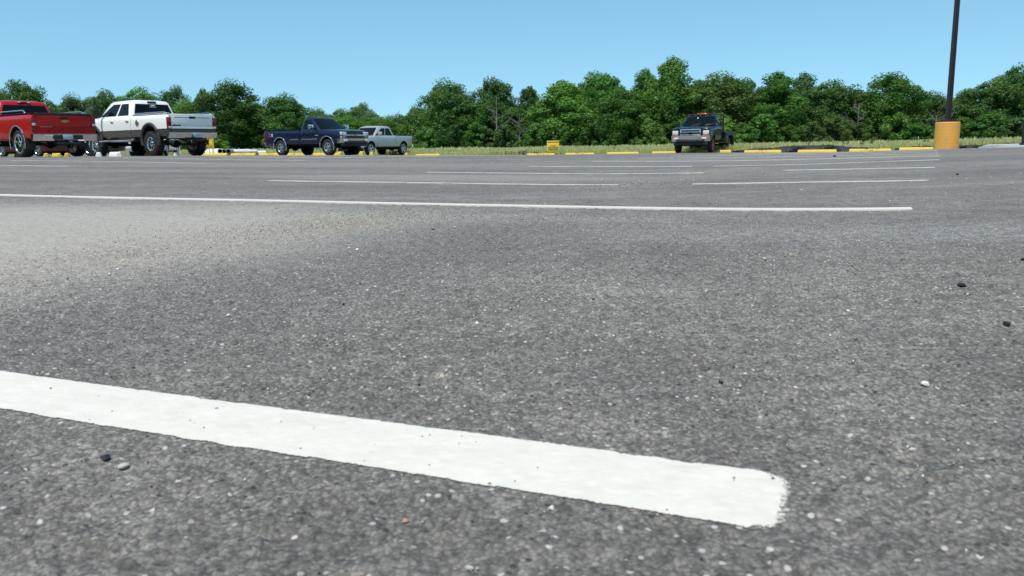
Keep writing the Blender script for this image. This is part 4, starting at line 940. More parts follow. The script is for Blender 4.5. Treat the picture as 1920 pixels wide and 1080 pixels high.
def heap():
    x, y = at(396, 49.5); b = MB(); rings = []; rr = random.Random(4)
    for i in range(13):
        t = i / 12; X = -.75 + 1.5 * t; h = .42 * min(1, (t + .02) * 2.2) * (1 if t < .8 else 1 - (t - .8) * .8); q = []
        for k in range(11):
            a = pi * k / 10; q.append((X, -.42 * cos(a) * (1 + .06 * rr.uniform(-1, 1)), h * (sin(a) ** .6) * (1 + .06 * rr.uniform(-1, 1)) + (-.02 if k in (0, 10) else 0)))
        rings.append(q)
    o = b.loft(rings).build('wrapped_heap', MT['white_plastic'], None, 40); o.location = (x, y, tz(x, y)); o.rotation_euler = (0, 0, radians(-16)); tag(o, 'low heap under white plastic sheeting below the pair of yellow signs', 'sheeting')
heap()

# ------------------------------------------------------------------ sagging black silt fence along the field edge, and a strip for shade in the grass
def silt(u0, d0, u1, d1, prof_h, label, stakes, seed):
    rr = random.Random(seed); p0, p1 = Vector(at(u0, d0)), Vector(at(u1, d1)); n = 90; rows = 5
    r = empty('silt_fence_and_shade', label, 'silt fence', (p0.x, p0.y, tz(*p0))); z0 = tz(*p0); b = MB(); vs = []
    dirv = (p1 - p0).normalized(); nn = Vector((-dirv.y, dirv.x))
    for i in range(n + 1):
        t = i / n; p = p0.lerp(p1, t); h = float(np.interp(t, [a for a, _ in prof_h], [c for _, c in prof_h])) * (1 + .05 * sin(i * .31 + seed) + .05 * rr.uniform(-1, 1)); g = tz(p.x, p.y)
        for j in range(rows + 1):
            s_ = j / rows; o = .35 * sin(i * .35 + seed) * s_ + .25 * s_ * s_ + .05 * rr.uniform(-1, 1)
            q = p + nn * o; vs.append((q.x - p0.x, q.y - p0.y, g - z0 + h * (s_ ** .8) + (.02 * rr.uniform(-1, 1) if j else -.05)))
    fs = [(i * (rows + 1) + j, (i + 1) * (rows + 1) + j, (i + 1) * (rows + 1) + j + 1, i * (rows + 1) + j + 1) for i in range(n) for j in range(rows)]
    b.add(vs, fs); f = b.build('fabric', MT['fabric'], r, 60, recalc=False)
    so_ = f.modifiers.new('thick', 'SOLIDIFY'); so_.thickness = .012
    for k in range(stakes):
        t = (k + .5) / stakes; p = p0.lerp(p1, t); g = tz(p.x, p.y); h = float(np.interp(t, [a for a, _ in prof_h], [c for _, c in prof_h]))
        lean = rr.uniform(-.5, .5)
        MB().tube([(p.x - p0.x, p.y - p0.y, g - z0 - .05), (p.x - p0.x + dirv.x * lean * h, p.y - p0.y + dirv.y * lean * h, g - z0 + h * rr.uniform(1.0, 1.25) + .05)], .018, 5).build('stake', MT['wood'], r)
silt(1368, edge_d(1368, -.5), 1668, edge_d(1668, -.5), [(0, .05), (.15, .19), (.32, .27), (.5, .36), (.66, .34), (.8, .22), (1, .09)], 'long sagging black silt fence behind the yellow wheel stops right of the flatbed truck', 9, 3)
silt(1676, edge_d(1676, -.4), 1765, edge_d(1765, -.4), [(0, .10), (.3, .16), (.7, .18), (1, .16)], 'short length of black silt fence left of the orange pole base', 3, 8)
silt(1780, edge_d(1780, -.4), 1918, edge_d(1918, -.4), [(0, .18), (.5, .14), (1, .20)], 'low strip of black silt fence right of the orange pole base', 4, 5)
silt(880, edge_d(880, 1.2), 1010, edge_d(1010, .3), [(0, .08), (.3, .18), (.8, .24), (1, .12)], 'dark strip standing in for shade in the meadow grass left of the yellow sign on legs', 3, 12)  # dark strip added where only shadow lies in the grass

# ------------------------------------------------------------------ meadow of tall grass
def grass_mat(name, c0, c1):
    m, t, p = newmat(name); t.nodes.remove(p); out = t.nodes['Material Output']
    co = N(t, 'TexCoord').outputs['Object']; n = N(t, 'TexNoise', Scale=0.35, Detail=6.0, Roughness=0.7); L(t, co, n.inputs['Vector'])
    r = N(t, 'ValToRGB'); e = r.color_ramp.elements; e[0].position = .34; e[0].color = (*c0, 1); e[1].position = .66; e[1].color = (*c1, 1); L(t, n.outputs['Fac'], r.inputs[0])
    df = N(t, 'BsdfDiffuse'); tr = N(t, 'BsdfTranslucent'); mx = N(t, 'MixShader'); mx.inputs[0].default_value = 0.4
    L(t, r.outputs[0], df.inputs[0]); L(t, r.outputs[0], tr.inputs[0]); L(t, df.outputs[0], mx.inputs[1]); L(t, tr.outputs[0], mx.inputs[2]); L(t, mx.outputs[0], out.inputs[0]); return m
GM = [grass_mat('green_grass', (0.48, 0.52, 0.14), (0.61, 0.63, 0.21)), grass_mat('straw_grass', (0.56, 0.57, 0.29), (0.66, 0.66, 0.38))]
def meadow():
    def band(n, s0, s1, u0, u1, hmin, hmax, wmul, pw):
        s = EDC + s0 + (s1 - s0) * RNG.random(n) ** pw; az = np.radians(RNG.uniform(u0, u1, n))
        dx, dy = np.sin(az), np.cos(az); rr = s / (EDX * dx + EDY * dy); k = rr < 175; return dx[k] * rr[k], dy[k] * rr[k], RNG.uniform(hmin, hmax, k.sum()), wmul
    V = []; MI = []
    for args in ((60000, 0.3, 3.0, -37, 37, .15, .40, 1.0, 1.0), (64000, 2.0, 14, -37, 37, .30, .48, 1.3, 1.2), (70000, 12, 66, -38, 38, .36, .54, 2.0, 1.0)):
        x, y, h, wm = band(*args); n = len(x)
        h = h * (.8 + .3 * np.sin(x * .35) * np.sin(y * .5 + 1) + .2 * RNG.random(n)); z = terrain(x, y) - .05
        near = np.clip((np.hypot(x, y) / 45), .8, 2.2)
        a = RNG.uniform(0, 2 * pi, n); w_ = RNG.uniform(.008, .018, n) * wm * near; la = RNG.uniform(0, 2 * pi, n); ll = h * RNG.uniform(.05, .35, n)
        dx, dy = np.cos(a) * w_, np.sin(a) * w_; lx, ly = np.cos(la) * ll, np.sin(la) * ll
        top = RNG.random(n) < .42       # seed head: widest near its tip
        q = np.stack([np.stack([x - dx, y - dy, z], 1), np.stack([x + dx, y + dy, z], 1), np.stack([x + lx * .6 + dx * .8, y + ly * .6 + dy * .8, z + h * .72], 1), np.stack([x + lx, y + ly, z + h], 1)], 1)
        # straw heads sit on the upper part only
        hd = np.stack([np.stack([x + lx * .5 - dx * .3, y + ly * .5 - dy * .3, z + h * .66], 1), np.stack([x + lx * .75 + dx * 1.4, y + ly * .75 + dy * 1.4, z + h * .85], 1), np.stack([x + lx * 1.05, y + ly * 1.05, z + h * 1.08], 1), np.stack([x + lx * .72 - dx * 1.4, y + ly * .72 - dy * 1.4, z + h * .86], 1)], 1)[top]
        V += [q.reshape(-1, 3), hd.reshape(-1, 3)]; MI += [np.where(RNG.random(n) < .2, 1, 0), np.ones(len(hd), int)]
    V = np.concatenate(V); MI = np.concatenate(MI); F = np.arange(len(V)).reshape(-1, 4)
    me = np_mesh('tall_grass', V, F, GM); me.polygons.foreach_set('material_index', MI.astype(np.int32))
    tag(add_obj('tall_grass', me), 'tall pale green meadow grass with straw heads beyond the parking lot', 'grass', kind='stuff')
meadow()
def weed(u, dist, h, label, seed):
    rr = random.Random(seed); x, y = at(u, dist); b = MB()
    for k in range(7):
        a = rr.uniform(0, 2 * pi); hh = h * rr.uniform(.6, 1); ex, ey = cos(a) * hh * .3, sin(a) * hh * .3
        b.tube([(0, 0, -.03), (ex * .4, ey * .4, hh * .55), (ex, ey, hh)], [.012, .01, .004], 4)
        for j in range(8):
            t = rr.uniform(.3, 1); px, py, pz = ex * t, ey * t, hh * t; c = rr.uniform(0, 2 * pi); l_ = rr.uniform(.05, .12)
            b.add([(px, py, pz), (px + cos(c) * l_ * .5 + .02, py + sin(c) * l_ * .5, pz + .03), (px + cos(c) * l_, py + sin(c) * l_, pz - .01), (px + cos(c) * l_ * .5 - .02, py + sin(c) * l_ * .5, pz + .02)], [(0, 1, 2, 3)])
    o = b.build('weed', WEED, None, 40, recalc=False); o.location = (x, y, tz(x, y)); tag(o, label, 'plant', 'tall weeds in the meadow')
WEED = grass_mat('weed_leaf', (0.05, 0.10, 0.02), (0.09, 0.15, 0.035))
for i, (u, d_, h, lab) in enumerate(((1150, 50.5, .5, 'dark weed behind the wheel stop right of the yellow sign'), (1515, 45.5, .75, 'tall weed rising behind the middle of the silt fence'), (1585, 44.5, .8, 'thin tall weed behind the right half of the silt fence'),
        (1614, 43.5, .9, 'tallest weed, behind the second wheel stop from the orange pole base'), (1635, 43.2, .75, 'leafy weed behind the second wheel stop from the orange pole base'), (1735, 41.0, .6, 'bushy weed beside the orange pole base'), (1870, 40.0, .7, 'weed behind the white kerb near the steel post'))):
    weed(u, d_, h, lab, i)

# ------------------------------------------------------------------ trees
def leaf_mat(name, c0, c1, trans=0.45):
    m, t, p = newmat(name); t.nodes.remove(p); out = t.nodes['Material Output']
    at_ = N(t, 'Attribute'); at_.attribute_name = 'tone'; oi = N(t, 'ObjectInfo')
    r = N(t, 'MixRGB'); r.inputs[1].default_value = (*c0, 1); r.inputs[2].default_value = (*c1, 1); L(t, at_.outputs['Fac'], r.inputs[0])
    hsv = N(t, 'HueSaturation'); mr = N(t, 'MapRange'); mr.inputs[3].default_value = .80; mr.inputs[4].default_value = 1.25; L(t, oi.outputs['Random'], mr.inputs[0]); L(t, mr.outputs[0], hsv.inputs['Value'])
    mh = N(t, 'MapRange'); mh.inputs[3].default_value = .485; mh.inputs[4].default_value = .512; ml = N(t, 'Math', operation='FRACT'); mm = N(t, 'Math', operation='MULTIPLY'); mm.inputs[1].default_value = 7.3
    L(t, oi.outputs['Random'], mm.inputs[0]); L(t, mm.outputs[0], ml.inputs[0]); L(t, ml.outputs[0], mh.inputs[0]); L(t, mh.outputs[0], hsv.inputs['Hue'])
    L(t, r.outputs[0], hsv.inputs['Color'])
    df = N(t, 'BsdfDiffuse'); tr = N(t, 'BsdfTranslucent'); gl = N(t, 'BsdfGlossy'); gl.inputs['Roughness'].default_value = 0.5; gl.inputs['Color'].default_value = (.35, .38, .35, 1)
    mx = N(t, 'MixShader'); mx.inputs[0].default_value = trans; m2 = N(t, 'MixShader'); m2.inputs[0].default_value = 0.05
    L(t, hsv.outputs[0], df.inputs[0]); L(t, hsv.outputs[0], tr.inputs[0]); L(t, df.outputs[0], mx.inputs[1]); L(t, tr.outputs[0], mx.inputs[2])
    L(t, mx.outputs[0], m2.inputs[1]); L(t, gl.outputs[0], m2.inputs[2]); L(t, m2.outputs[0], out.inputs[0]); return m
LM = dict(mid=leaf_mat('mid_green_leaves', (0.074, 0.178, 0.032), (0.140, 0.295, 0.052)), dark=leaf_mat('dark_green_leaves', (0.054, 0.138, 0.032), (0.102, 0.220, 0.048)),
          lite=leaf_mat('light_green_leaves', (0.105, 0.230, 0.036), (0.180, 0.340, 0.064)), grey=leaf_mat('grey_green_leaves', (0.090, 0.172, 0.054), (0.150, 0.250, 0.078)),
          brown=leaf_mat('brownish_green_leaves', (0.088, 0.158, 0.038), (0.142, 0.222, 0.060)))
def crown_mesh(seed, H, Wd, base, n_clump, n_leaf, leaf, m, form='round'):
    """leaf-sized faces in many clumps spread through an uneven crown; the base of the tree is the origin"""
    g = np.random.default_rng(seed); rr = random.Random(seed)
    lob = [(rr.uniform(0, 2 * pi), rr.uniform(.75, 1.12)) for _ in range(5)]
    cs = []; hz = (H - base)
    tries = 0
    while len(cs) < n_clump and tries < 20000:
        tries += 1
        t = g.random() ** .85; a = g.uniform(0, 2 * pi)
        if form == 'round': prof_r = sqrt(max(0, 1 - (2 * t - .85) ** 2 / 1.35)) if t < 1 else 0
        elif form == 'tall': prof_r = (0.62 + .42 * sin(pi * min(1, t * 1.1))) * (1 - t ** 3.2) ** .6
        elif form == 'bush': prof_r = sqrt(max(0, 1 - t ** 2.2))
        else: prof_r = min(1, t * 1.6 + .25) * sqrt(max(0, 1 - max(0, t - .45) ** 2 / .31))
        lobe = 1 + sum(.16 * (w_ - .9) * 4 * cos(a - ph) ** 3 for ph, w_ in lob)
        R = Wd / 2 * prof_r * lobe * (1 + (g.random() < .14) * g.uniform(.1, .3)); q = g.random() ** .38; spike = (t > .75 and g.random() < .25) * g.uniform(.02, .07)
        r_ = R * q * .92
        cs.append((r_ * cos(a), r_ * sin(a), base + hz * (t * .94 + spike), q, t))
    V = []; T = []
    for (cx, cy, cz, q, t) in cs:
        cr = g.choice([.045, .07, .10, .135]) * g.uniform(.85, 1.15) * (Wd * .55 + H * .3) * (1.0 if q > .5 else 1.25); k = int(n_leaf * np.clip((cr / (.09 * (Wd * .55 + H * .3))) ** 1.6, .3, 2)); tone = np.clip(g.normal(.45, .22), 0, 1)
        d = g.normal(size=(k, 3)); d /= np.linalg.norm(d, axis=1)[:, None]; rad = cr * g.random(k) ** .33 * np.array([1.0])[0]
        p = np.stack([cx + d[:, 0] * rad * 1.15, cy + d[:, 1] * rad * 1.15, cz + d[:, 2] * rad * .95], 1)
        nrm = d + np.array([0, 0, .4]) + g.normal(size=(k, 3)) * .55; nrm /= np.linalg.norm(nrm, axis=1)[:, None]
        e = np.cross(nrm, g.normal(size=(k, 3))); e /= np.linalg.norm(e, axis=1)[:, None]; f = np.cross(nrm, e)
        s_ = leaf * g.uniform(.6, 1.35, k)[:, None]
        V.append(np.stack([p - e * s_ * .5, p - f * s_ * .32 + e * s_ * .05, p + e * s_ * .55, p + f * s_ * .36], 1).reshape(-1, 3)); T.append(np.repeat(np.clip(tone + g.normal(size=k) * .14, 0, 1), 4))
    V = np.concatenate(V); V[:, 2] = np.maximum(V[:, 2], .02); me = np_mesh('crown', V, np.arange(len(V)).reshape(-1, 4), m)
    a_ = me.attributes.new('tone', 'FLOAT', 'POINT'); a_.data.foreach_set('value', np.concatenate(T).astype(np.float32)); return me
def trunk_mesh(seed, H, Wd, r0, m, limbs=7, name='trunk', twigs=0, start=.25):
    rr = random.Random(seed); b = MB(); pts = []; x = y = 0
    for i in range(7):
        t = i / 6; pts.append((x, y, H * .86 * t - (.15 if i == 0 else 0))); x += rr.uniform(-.05, .05) * H * .12; y += rr.uniform(-.05, .05) * H * .12
    rad = [r0 * (1.35 if i == 0 else 1 - .85 * i / 6) for i in range(7)]; b.tube(pts, rad, 8)
    for k in range(limbs):
        t = start + (.9 - start) * (k + rr.random()) / limbs; i = min(5, int(t * 6)); p = Vector(pts[i]).lerp(Vector(pts[i + 1]), t * 6 - i); a = rr.uniform(0, 2 * pi) + k * 2.4
        ln = Wd * rr.uniform(.28, .46) * (1.1 - .5 * t); up = rr.uniform(.35, .8) * ln; q = [p, p + Vector((cos(a) * ln * .5, sin(a) * ln * .5, up * .4)), p + Vector((cos(a) * ln, sin(a) * ln, up))]
        r1 = r0 * .42 * (1 - .6 * t); b.tube(q, [r1, r1 * .7, r1 * .25], 6)
        for _ in range(twigs):
            u = rr.uniform(.3, 1); s0 = q[1].lerp(q[2], u) if rr.random() < .6 else q[0].lerp(q[1], u); a2 = a + rr.uniform(-1.2, 1.2); l2 = ln * rr.uniform(.2, .5)
            e1 = s0 + Vector((cos(a2) * l2 * .6, sin(a2) * l2 * .6, l2 * rr.uniform(.2, .7))); e2 = e1 + Vector((cos(a2 + .4) * l2 * .4, sin(a2 + .4) * l2 * .4, l2 * .45))
            b.tube([s0, e1, e2], [r1 * .4, r1 * .28, r1 * .1], 4)
            e3 = e1 + Vector((cos(a2 - .9) * l2 * .4, sin(a2 - .9) * l2 * .4, l2 * .4)); b.tube([e1, e3], [r1 * .25, r1 * .08], 3)
    return b.mesh(name, [m], 40)
PROTO = {}
for key, args in dict(
    broad=[(1, 12, 10, 1.0, 150, 135, .31, 'round'), (2, 12, 10, .6, 145, 135, .31, 'round')], tall=[(3, 14, 8, .8, 145, 130, .30, 'tall'), (4, 13, 7.5, .6, 135, 130, .30, 'tall')],
    vase=[(5, 12, 10, 1.0, 140, 130, .30, 'vase'), (6, 12, 9, .8, 135, 130, .30, 'vase')], bush=[(7, 4, 5.5, .05, 60, 110, .24, 'bush'), (8, 4, 5, .05, 55, 110, .24, 'bush')]).items():
    PROTO[key] = [(crown_mesh(*a[:7], LM['mid'], a[7]), trunk_mesh(a[0] + 50, a[1], a[2], .24 if key != 'bush' else .07, MT['bark'], 8 if key != 'bush' else 4), a[1], a[2]) for a in args]
TINT = {}
def tinted(me, tone):
    k = (me.name, tone)
    if k not in TINT:
        c = me.copy() if tone != 'mid' else me; c.materials.clear(); c.materials.append(LM[tone]); TINT[k] = c
    return TINT[k]
def tree(u, top_v, half_px, dist, kind, tone, label, group, name=None):
    """a tree at column u and distance dist, as tall and as wide as the photograph shows it"""
    pro = PROTO[kind][int(RNG.integers(len(PROTO[kind])))]; x, y = at(u, dist); z = field_z(x, y)
    d = ray(u, top_v); H = CAM_H + d.z / d.y * dist - z; Wd = 2 * half_px / FPX * sqrt(x * x + y * y) * (1.02 if kind == 'bush' else 1.22)
    r = empty(name or ('shrub' if kind == 'bush' else 'broadleaf_tree'), label, 'shrub' if kind == 'bush' else 'tree', (x, y, z), RNG.uniform(0, 2 * pi), group)
    r.scale = (Wd / pro[3], Wd / pro[3], H / pro[2])
    add_obj('crown', tinted(pro[0], tone), r); add_obj('stem' if kind == 'bush' else 'trunk', pro[1], r); return r
GL, GR, GB = 'trees beyond the meadow on the left', 'trees of the wood beyond the meadow', 'shrubs along the edge of the wood'
TREES = [
 (8, 170, 34, 150, 'broad', 'grey', 'pale tree at the left edge above the red pickup roof', GL), (54, 156, 36, 145, 'vase', 'mid', 'tree with an open crown rising above the red pickup roof', GL),
 (100, 190, 28, 160, 'broad', 'grey', 'low tree above the red pickup tailgate', GL), (142, 184, 30, 165, 'broad', 'grey', 'hazy rounded tree in the gap between the red and white pickups', GL),
 (175, 186, 24, 168, 'broad', 'mid', 'tree beside the mirror of the white pickup', GL), (206, 171, 30, 165, 'broad', 'grey', 'rounded tree above the windscreen of the white pickup', GL),
 (267, 167, 36, 165, 'broad', 'mid', 'wide tree above the roof of the white pickup', GL), (333, 167, 27, 140, 'vase', 'dark', 'dark tree with ragged crown above the white pickup tail', GL),
 (352, 190, 30, 135, 'broad', 'lite', 'light green tree behind the bed of the white pickup', GL), (388, 171, 22, 122, 'tall', 'mid', 'narrow tree left of the largest tree behind the white pickup tail', GL),
 (437, 160, 58, 112, 'broad', 'dark', 'largest dark tree, between the white and dark blue pickups', GL), (484, 192, 26, 118, 'broad', 'dark', 'dark tree just right of the largest tree near the white pickup', GL),
 (536, 184, 48, 112, 'broad', 'dark', 'dark dome shaped tree behind the cab of the dark blue pickup', GL), (600, 208, 32, 170, 'broad', 'grey', 'distant pale tree behind the dark blue pickup windscreen', GL),
 (640, 206, 28, 172, 'broad', 'mid', 'distant tree above the bonnet of the dark blue pickup', GL), (676, 197, 30, 165, 'vase', 'grey', 'distant tree with open crown above the silver pickup', GL),
 (700, 211, 26, 160, 'broad', 'grey', 'brownish tree above the roof of the silver pickup', GL), (655, 222, 40, 125, 'broad', 'lite', 'light green tree low behind the dark blue bonnet', GL),
 (718, 222, 40, 122, 'broad', 'lite', 'light green tree low behind the silver pickup cab', GL), (752, 216, 26, 130, 'broad', 'dark', 'small dark tree behind the silver pickup bed', GL),
 (786, 203, 30, 118, 'broad', 'mid', 'tree at the left foot of the tall wood, right of the silver pickup', GR),
 (842, 159, 52, 112, 'broad', 'dark', 'broad dark tree at the left end of the tall wood', GR), (930, 151, 38, 114, 'vase', 'dark', 'dark crowned tree above the grey bare trunk', GR),
 (905, 190, 36, 110, 'tall', 'mid', 'mid green tree between the left end tree and the bare trunk', GR), (993, 161, 27, 118, 'tall', 'dark', 'slim dark tree left of the yellow sign', GR),
 (965, 200, 34, 110, 'tall', 'mid', 'tree low in the wood left of the yellow sign', GR), (1058, 150, 52, 110, 'tall', 'lite', 'bright leafy tree directly behind the yellow sign', GR),
 (1130, 140, 46, 118, 'vase', 'mid', 'tree with arching crown right of the bright tree behind the yellow sign', GR), (1090, 160, 30, 124, 'tall', 'grey', 'pale tree peeping between two crowns right of the yellow sign', GR),
 (1160, 172, 48, 108, 'broad', 'mid', 'full mid green tree left of the tallest tree', GR), (1210, 135, 34, 116, 'tall', 'mid', 'tree leaning against the left of the tallest tree', GR),
 (1256, 114, 46, 110, 'tall', 'mid', 'tallest tree of the wood, just left of the flatbed truck', GR), (1306, 155, 34, 112, 'tall', 'mid', 'tree just above the flatbed truck cab', GR),
 (1352, 140, 62, 111, 'broad', 'brown', 'broad domed tree behind the flatbed truck', GR), (1398, 150, 34, 118, 'broad', 'dark', 'dark tree at the right shoulder of the domed tree', GR),
 (1455, 140, 44, 109, 'tall', 'mid', 'tree with pointed crown above the middle of the silt fence', GR), (1500, 142, 34, 118, 'tall', 'grey', 'pale topped tree right of the pointed tree', GR),
 (1548, 154, 46, 113, 'broad', 'dark', 'dark tree above the right half of the silt fence', GR), (1605, 168, 34, 114, 'tall', 'grey', 'grey green tree left of the wide tree near the light pole', GR),
 (1672, 143, 58, 110, 'vase', 'mid', 'wide spreading tree left of the light pole', GR), (1745, 180, 34, 116, 'broad', 'grey', 'low pale tree just left of the light pole', GR),
 (1800, 176, 34, 120, 'broad', 'grey', 'pale tree just right of the light pole', GR), (1850, 152, 46, 110, 'broad', 'dark', 'dark broad tree right of the light pole', GR),
 (1900, 124, 44, 112, 'broad', 'dark', 'tall dark tree at the right edge', GR), (1960, 130, 48, 112, 'broad', 'dark', 'dark tree cut by the right edge', GR),
 (1430, 215, 40, 104, 'bush', 'mid', 'large shrub right of the flatbed truck deck', GB), (1345, 215, 44, 104, 'bush', 'lite', 'light shrub directly behind the flatbed truck', GB),
]
for a in TREES: tree(*a)
BUSH = [(1005, 232, 30, 'lite', 'light green shrub left of the yellow sign'), (1060, 238, 26, 'mid', 'shrub just right of the yellow sign'), (1110, 232, 34, 'dark', 'dark shrub two paces right of the yellow sign'), (1165, 226, 34, 'mid', 'shrub midway between the yellow sign and flatbed truck'),
        (1215, 224, 30, 'lite', 'light shrub left of the flatbed truck'), (1262, 230, 28, 'mid', 'shrub beside the left headlight of the flatbed truck'), (1390, 232, 28, 'mid', 'shrub above the flatbed deck'), (1478, 236, 28, 'mid', 'round shrub above the left of the silt fence'),
        (1520, 230, 30, 'brown', 'brownish shrub above the peak of the silt fence'), (1562, 220, 32, 'brown', 'larger brownish shrub behind the right of the silt fence'), (1610, 232, 30, 'brown', 'dull shrub behind the second wheel stop from the pole'), (1662, 205, 44, 'lite', 'bright shrub under the wide spreading tree'),
        (1715, 232, 30, 'mid', 'shrub left of the orange pole base'), (1800, 222, 34, 'mid', 'shrub right of the orange pole base'), (1850, 215, 40, 'mid', 'rounded shrub under the dark broad tree'), (1905, 222, 36, 'grey', 'grey green shrub beside the dark steel post'),
        (800, 240, 30, 'mid', 'shrub right of the silver pickup bed'), (850, 236, 34, 'dark', 'dark shrub under the left end tree'), (895, 232, 30, 'mid', 'shrub left of the grey bare trunk'), (945, 236, 28, 'grey', 'grey shrub right of the grey bare trunk'), (412, 262, 22, 'lite', 'small light shrub behind the pair of yellow signs')]
for u, v, hw, tone, lab in BUSH: tree(u, v, hw, 105 + RNG.uniform(-2, 2) if u > 500 else 92, 'bush', tone, lab, GB)
# smaller trees that close the wood behind the ones above
ENV = [(0, 205), (140, 212), (300, 205), (420, 200), (560, 215), (650, 222), (760, 228), (800, 210), (860, 185), (1000, 185), (1100, 170), (1250, 160), (1400, 165), (1550, 172), (1640, 182), (1760, 196), (1850, 180), (1960, 160)]
for i, u in enumerate(range(-20, 1990, 34)):
    v = np.interp(u, [e[0] for e in ENV], [e[1] for e in ENV]) + RNG.uniform(-8, 14)
    left = u < 790
    tree(u + RNG.uniform(-8, 8), v, RNG.uniform(26, 36), (150 if left else 121) + RNG.uniform(-5, 8), ('broad', 'tall')[i % 2], ('dark', 'mid', 'grey')[i % 3],
         'tree filling the distant wood behind the pickups' if left else 'tree filling the wood behind the front row of trees', 'trees deeper in the distant wood' if left else 'trees deeper in the wood', 'woodland_tree')
for i, u in enumerate(range(-20, 1990, 30)):
    left = u < 780
    tree(u + RNG.uniform(-9, 9), RNG.uniform(236, 250) if u > 1000 else RNG.uniform(243, 256), RNG.uniform(20, 30), (128 if left else 109) + RNG.uniform(-2, 2), 'bush', ('dark', 'mid', 'mid', 'grey')[i % 4],
         'low shrub at the foot of the distant wood behind the pickups' if left else 'low shrub at the foot of the wood', 'undergrowth at the distant wood' if left else 'undergrowth at the foot of the wood')
def bare(u, top_v, wd, dist, label, seed):
    x, y = at(u, dist); z = field_z(x, y); d = ray(u, top_v); H = (CAM_H + d.z / d.y * dist - z) / .9
    r = empty('bare_tree', label, 'tree', (x, y, z), 0, 'bare grey trees'); add_obj('trunk', trunk_mesh(seed, H, wd, .16, MT['dead'], 11, 'trunk', 7, .3), r)
for a in ((733, 210, 5.5, 126, 'bare grey tree with thin twigs right of the silver pickup roof', 71), (932, 175, 5, 107.5, 'grey bare trunk and branches below the dark crowned tree', 72), (975, 214, 5, 106.5, 'grey leafless tree left of the yellow sign', 73),
          (1135, 212, 4, 106, 'grey leafless tree right of the yellow sign', 74), (1606, 190, 4.5, 107, 'grey leafless tree behind the brownish shrubs', 75), (1752, 214, 6, 104, 'bare whitish branches beside the orange pole base', 76)): bare(*a)
# woodland of unseen trees added behind the camera: something dark for paint to reflect
def reflected_wood():
    V = []; T = []; g = np.random.default_rng(99)
    for k in range(420):
        az = radians(g.uniform(52, 308)); r_ = g.uniform(62, 84); h = g.uniform(7, 13); cx, cy = sin(az) * r_, cos(az) * r_
        n = 55; p = g.normal(size=(n, 3)); p /= np.linalg.norm(p, axis=1)[:, None]; p *= g.random(n)[:, None] ** .4
        p = p * np.array([4.2, 4.2, h / 2]) + np.array([cx, cy, h / 2]); e = g.normal(size=(n, 3)); e /= np.linalg.norm(e, axis=1)[:, None]; f = np.cross(e, g.normal(size=(n, 3))); f /= np.linalg.norm(f, axis=1)[:, None]
        s_ = 1.1; V.append(np.stack([p - e * s_, p - f * s_, p + e * s_, p + f * s_], 1).reshape(-1, 3)); T.append(np.full(4 * n, g.random()))
    V = np.concatenate(V); V[:, 2] = np.maximum(V[:, 2], 0); me = np_mesh('backdrop', V, np.arange(len(V)).reshape(-1, 4), LM['mid']); a_ = me.attributes.new('tone', 'FLOAT', 'POINT'); a_.data.foreach_set('value', np.concatenate(T).astype(np.float32))
    tag(add_obj('backdrop', me), 'distant woodland of trees added unseen behind the camera for reflections', 'backdrop', kind='stuff')
reflected_wood()

# ------------------------------------------------------------------ loose stones on the asphalt
def pebble_mesh(seed, m):
    bm = bmesh.new(); bmesh.ops.create_icosphere(bm, subdivisions=2, radius=1.0); rr = random.Random(seed); dirs = [Vector((rr.gauss(0, 1), rr.gauss(0, 1), rr.gauss(0, 1))).normalized() for _ in range(7)]
    for v in bm.verts:
        for d_ in dirs:
            k = v.co.dot(d_)
            if k > .62: v.co -= d_ * (k - .62) * .9
        v.co.z *= .68
    me = D.meshes.new('pebble'); bm.to_mesh(me); bm.free(); me.materials.append(m); return me
PB = {k: [pebble_mesh(i * 7 + j, MT[k]) for j in range(3)] for i, k in enumerate(('stone', 'stone_white', 'stone_dark', 'stone_orange'))}
def pebble(u, v, size_px, kind, label):
    x, y, z = on_ground(u, v); r_ = size_px / 2 / FPX * sqrt(x * x + y * y + .06)
    o = add_obj('pebble', PB[kind][int(RNG.integers(3))]); o.location = (x, y, z + r_ * .4); o.scale = (r_ * RNG.uniform(.9, 1.15), r_ * RNG.uniform(.8, 1.1), r_ * RNG.uniform(.8, 1.05)); o.rotation_euler = (0, 0, RNG.uniform(0, 6.28))
    tag(o, label, 'stone', 'loose stones on the asphalt'); return o
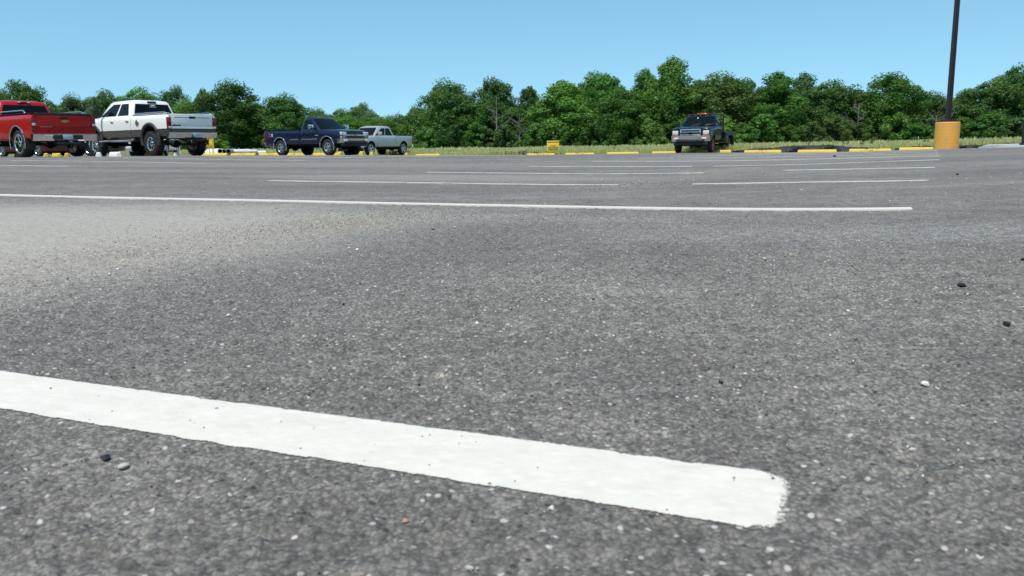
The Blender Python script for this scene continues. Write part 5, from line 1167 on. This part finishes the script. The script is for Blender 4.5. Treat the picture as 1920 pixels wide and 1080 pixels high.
for u, v, s_, k, lab in ((1433, 487, 10, 'stone', 'pale grey stone right of centre, beyond the near white line'), (670, 470, 9, 'stone_white', 'white stone at the edge of the dusty patch'), (654, 466, 6, 'stone_white', 'small white chip beside the white stone at the dusty patch'),
        (853, 428, 7, 'stone', 'pale stone just below the second white line'), (1610, 454, 8, 'stone', 'grey stone below the right end of the second white line'), (1803, 537, 14, 'stone_dark', 'black tar lump right of the pale grey stone'),
        (1887, 611, 15, 'stone_dark', 'black tar lump near the right edge'), (197, 862, 20, 'stone_dark', 'black tar lump below the near white line'), (232, 878, 18, 'stone', 'flat pale stone next to the black lump below the near line'),
        (760, 978, 12, 'stone_orange', 'small orange stone below the near white line'), (1918, 488, 8, 'stone_dark', 'black lump at the very right edge'), (221, 506, 7, 'stone_white', 'white stone in the dusty patch on the left'),
        (1735, 722, 15, 'stone_white', 'white stone to the right of the end of the near line'), (428, 593, 9, 'stone_white', 'flat white chip left of centre above the near line'), (417, 648, 8, 'stone_white', 'white chip just above the near line on the left'),
        (1352, 719, 12, 'stone_dark', 'small black lump above the end of the near line'), (1113, 562, 7, 'stone_dark', 'tiny black lump in the middle of the asphalt'), (1030, 563, 6, 'stone_white', 'tiny white chip in the middle of the asphalt'), (1795, 328, 6, 'stone_dark', 'black lump beyond the second line on the right'),
        (1130, 339, 6, 'stone', 'stone on the gritty strip between white lines'), (1503, 358, 6, 'stone', 'stone between the second and third white lines'), (1565, 294, 6, 'stone_dark', 'black speck in front of the wheel stops'), (812, 431, 6, 'stone_dark', 'dark pebble near the second line'),
        (1034, 955, 14, 'stone_white', 'white chip below the near line, centre'), (880, 1068, 16, 'stone', 'pale stone at the bottom edge')): pebble(u, v, s_, k, lab)
def grit():
    V = []; F = []; MI = []; g = np.random.default_rng(5); base = np.array([(1, 0, 0), (-.5, .87, 0), (-.5, -.87, 0), (0, 0, .9), (0, 0, -.6)]); fc = [(0, 1, 3), (1, 2, 3), (2, 0, 3), (1, 0, 4), (2, 1, 4), (0, 2, 4)]
    X = []; Y = []; S = []
    for cx, cy, sx, sy, rot, n, s0, s1 in ((-.70, 2.75, .15, .36, -28, 4200, .0009, .0025), (-.95, 2.3, .3, .5, -28, 1200, .0008, .0020), (1.05, 6.3, .2, .6, -28, 1100, .0015, .0042), (2.5, 9.3, .25, .7, -28, 350, .002, .005), (-.2, 3.1, .6, .12, -20, 800, .0012, .003), (.4, 1.6, 1.4, .6, 0, 1800, .0010, .0024), (.2, .75, .55, .22, 0, 1300, .0006, .0016), (1.5, 5, 3, 2.0, 0, 700, .002, .0045), (2, 14, 5, 3, 0, 500, .004, .009)):
        a = radians(rot); p = g.normal(size=(n, 2)) * np.array([sx, sy]); X.append(cx + p[:, 0] * cos(a) - p[:, 1] * sin(a)); Y.append(cy + p[:, 0] * sin(a) + p[:, 1] * cos(a)); S.append(g.uniform(s0, s1, n))
    X = np.concatenate(X); Y = np.concatenate(Y); S = np.concatenate(S); k = Y > .45; X, Y, S = X[k], Y[k], S[k]; Z = terrain(X, Y)
    n = len(X); A = g.uniform(0, 6.28, n); q = base[None] * S[:, None, None] * g.uniform(.7, 1.3, (n, 5, 1)); rx = q[..., 0] * np.cos(A)[:, None] - q[..., 1] * np.sin(A)[:, None]; ry = q[..., 0] * np.sin(A)[:, None] + q[..., 1] * np.cos(A)[:, None]
    V = np.stack([rx + X[:, None], ry + Y[:, None], q[..., 2] + Z[:, None] + S[:, None] * .35], -1).reshape(-1, 3); F = (np.arange(n)[:, None, None] * 5 + np.array(fc)[None]).reshape(-1, 3)
    me = np_mesh('grit', V, F, [MT['stone'], MT['asphalt'], MT['stone_white'], MT['stone_dark']]); me.polygons.foreach_set('material_index', np.repeat(g.choice([0, 1, 2, 3], n, p=[.46, .38, .09, .07]), 6).astype(np.int32))
    tag(add_obj('grit', me), 'loose grit scattered over the asphalt', 'grit', kind='stuff')
grit()
